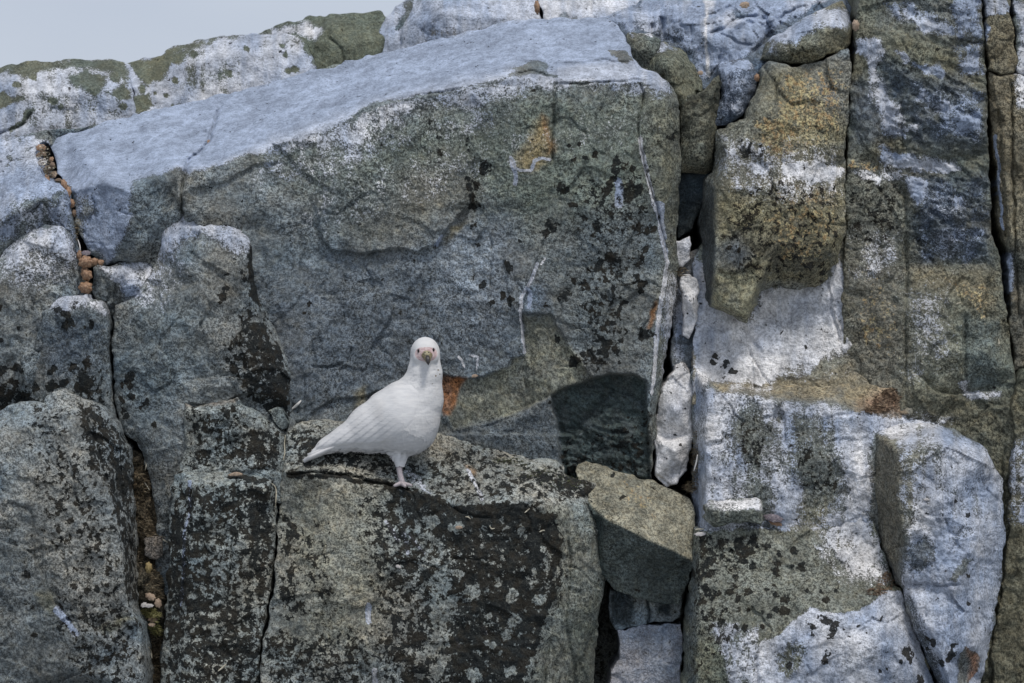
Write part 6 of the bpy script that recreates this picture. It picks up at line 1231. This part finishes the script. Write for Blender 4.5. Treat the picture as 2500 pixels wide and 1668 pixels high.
for lab, key, pts, w in [
    ('curved pale straw in the crack beside the lichen-black corner of the lower left boulder', 'D', [(353, 1125), (358, 1136), (354, 1148)], 1.6),
    ('short pale straw leaning in the crack above the squarish brown stone', 'D', [(353, 1178), (359, 1187), (365, 1197)], 1.6),
    ('pale straw sticking out right of the squarish brown stone', 'D', [(389, 1316), (399, 1318), (410, 1325)], 2.2),
    ('long hooked straw hanging at the top right corner of the narrow lichen-blotched block', 'E1', [(663, 1180), (673, 1188), (675, 1205), (673, 1225), (671, 1245)], 1.8),
    ('straight pale straw on the lichen-blotched block near the bottom edge of the photo', 'E1', [(532, 1639), (541, 1632), (552, 1621)], 2.0),
    ('curved straw at the foot of the litter-filled crack', 'G3', [(363, 1580), (369, 1592), (371, 1608)], 1.8),
    ('pale straw crossing the dark lichen near the top corner of the bird block', 'E2', [(1281, 1252), (1287, 1247), (1293, 1242)], 1.5),
    ('small whitish straw on black lichen right of the bird ledge face', 'E2', [(1317, 1299), (1323, 1296), (1330, 1295)], 1.8),
    ('yellowish bent straw on the lichen in the middle of the bird block', 'E2', [(1195, 1284), (1200, 1292), (1208, 1290)], 1.5),
    ('tiny curled straw on black lichen below the bird foot', 'E2', [(1136, 1262), (1143, 1262), (1149, 1268)], 1.5),
    ('slanting pale twig low on the olive wall right of the ochre pillar', 'S', [(2334, 743), (2340, 740), (2347, 739)], 1.3),
    ('short upright straw on the right-hand wall above the whitewashed column', 'S', [(2438, 828), (2439, 836), (2439, 845)], 1.6),
    ('pale straw lying along the crack on the right-hand ledge', 'O', [(1928, 939), (1938, 940), (1949, 944)], 1.8),
    ('pale straw bundle end at the corner where the olive block meets the wedge stone', 'Q', [(1697, 1294), (1708, 1292), (1720, 1292)], 2.2),
    ('thin grass stem along the crack left of the bird ledge', 'E0', [(697, 1062), (694, 1085), (696, 1105), (691, 1125)], 1.5)]:
    strip('straw', dq(key, pts), w, MSTRAW, lab, 'straw', SGp)
strip('feather', dq('B', [(711, 1000), (720, 993), (728, 986), (735, 978)], 5), 3.2, MWHITE, 'small white feather on the grey face left of the bird tail', 'feather', None)
strip('feather', [(1703, 1110, -60), (1700, 1130, -55), (1694, 1150, -50)], 2.0, MWHITE, 'thin pale feather in the litter beside the long upright white stone', 'feather', None)
# whitish root fibres at the shell stack
strip('straw', [(190, 585, 5), (195, 600, -5), (196, 612, -12)], 1.2, MWHITE, 'fine pale stem rising above the stacked round shells', 'straw', SGp)

# ------------------------------------------------------------------ uncountable litter and moss
def clump(name, regions, mat, n, length, w, seed, key=None, base_d=0, lift=2, flat=.5):
    rnd = random.Random(seed); vs = []; fs = []
    for i in range(n):
        cx, cy, rx, ry = rnd.choice(regions); a = rnd.uniform(0, 6.283); r = math.sqrt(rnd.random()); x = cx+rx*r*math.cos(a); y = cy+ry*r*math.sin(a)
        d = (depth_at(key, x, y) if key else base_d)-lift*rnd.random()
        L = length*rnd.uniform(.4, 1.2); b = rnd.uniform(0, 6.283); dx = math.cos(b)*L; dy = math.sin(b)*L*flat; dd = -rnd.uniform(0, .6)*L
        q = world_pos([x, x+dx*.5, x+dx], [y, y+dy*.5-L*.12, y+dy], [d, d+dd*.7, d+dd*.4]); ww = w*S*rnd.uniform(.6, 1.4); o = np.array([-math.sin(b), 0, math.cos(b)])*ww; p = np.array([0, -ww, 0])
        k = len(vs)
        for j, t in enumerate((1, .8, .15)): vs += [q[j]+o*t, q[j]-o*t*.5+p*t, q[j]-o*t*.5-p*t]
        for j in (0, 3):
            for e in range(3): fs.append((k+j+e, k+j+(e+1) % 3, k+j+3+(e+1) % 3, k+j+3+e))
        fs.append((k+2, k+1, k)); fs.append((k+6, k+7, k+8))
    vs = np.array(vs); o = link_mesh(name, vs, fs, mat, smooth=False, center=vs.mean(0)); o['kind'] = 'stuff'; return o
MLIT = simple_mat('rusty_litter', (.13, .08, .05), (.30, .22, .15), 60, .9, .2, (.07, .05, .035)); MBR = simple_mat('brown_litter', (.07, .05, .03), (.20, .16, .10), 50, .9, .2, (.30, .26, .19))
MMOSS = simple_mat('yellow_green_moss', (.16, .15, .05), (.28, .26, .11), 40, .9, .2, (.34, .32, .16)); MGM = simple_mat('green_moss', (.05, .065, .025), (.10, .12, .05), 40, .9, .2, (.16, .17, .08))
clump('dry_litter', [(2168, 985, 36, 26), (2180, 965, 22, 18), (2140, 1000, 30, 10)], MLIT, 900, 9, 1.2, 1, 'P', lift=5)
clump('dry_litter', [(2160, 1425, 24, 18), (2140, 1445, 24, 10), (2165, 1408, 10, 12)], MLIT, 520, 8, 1.1, 2, 'Q', lift=4)
rock('soil','debris', None, [(312,1100,20),(345,1110,20),(372,1180,10),(400,1300,10),(415,1500,0),(415,1720,0),(350,1720,0),(340,1500,10),(318,1300,20)], 0, lines=[[(350,1312,-15),(395,1316,-15)],[(350,1330,20),(398,1330,20)],[(340,1460,-35),(395,1470,-35)],[(350,1520,-40),(400,1520,-40)],[(350,1570,-10),(400,1570,-10)]], col=(.075,.06,.04), grain=1.0, R=8, amp=1.2, frac=7, fscale=28, back=60, kind='stuff')
clump('crack_litter', [(350, 1180, 14, 60), (352, 1290, 22, 22), (372, 1312, 30, 8), (375, 1420, 22, 40), (378, 1455, 22, 14), (380, 1570, 16, 40), (378, 1650, 16, 30), (345, 1350, 8, 30)], MBR, 1500, 11, 1.1, 3, 'soil', lift=12)
clump('moss', [(362, 1495, 18, 12), (374, 1503, 20, 10), (383, 1540, 14, 14), (376, 1530, 12, 20)], MMOSS, 800, 8, 1.1, 4, 'soil', lift=22)
clump('crack_litter', [(1697, 1150, 7, 55), (1700, 1100, 6, 50), (1685, 1190, 14, 12)], MBR, 420, 13, 1.0, 5, None, 5, 10)
clump('crack_litter', [(1664, 665, 10, 14), (1672, 668, 14, 8)], MBR, 90, 9, 1.0, 6, None, 30, 8)
clump('moss', [(1300, 1150, 60, 16), (1380, 1180, 60, 18), (1240, 1125, 40, 8)], MGM, 500, 4, .9, 7, 'E2', lift=2)

clump('shell_grit', [(108, 385, 16, 30), (122, 420, 14, 18), (165, 475, 8, 24), (178, 515, 7, 30), (150, 445, 10, 6)], MBR, 500, 7, 1.6, 11, None, 120, 20)
clump('shell_grit', [(188, 560, 6, 30), (205, 640, 16, 20), (212, 700, 12, 25), (235, 646, 18, 6)], MBR, 260, 6, 1.4, 12, None, 24, 10)

clump('shell_grit', [(104, 380, 15, 26), (120, 418, 13, 16), (160, 465, 8, 20), (205, 632, 14, 12), (176, 510, 6, 20)], MSTRAW, 90, 6, 2.6, 13, None, 105, 12)
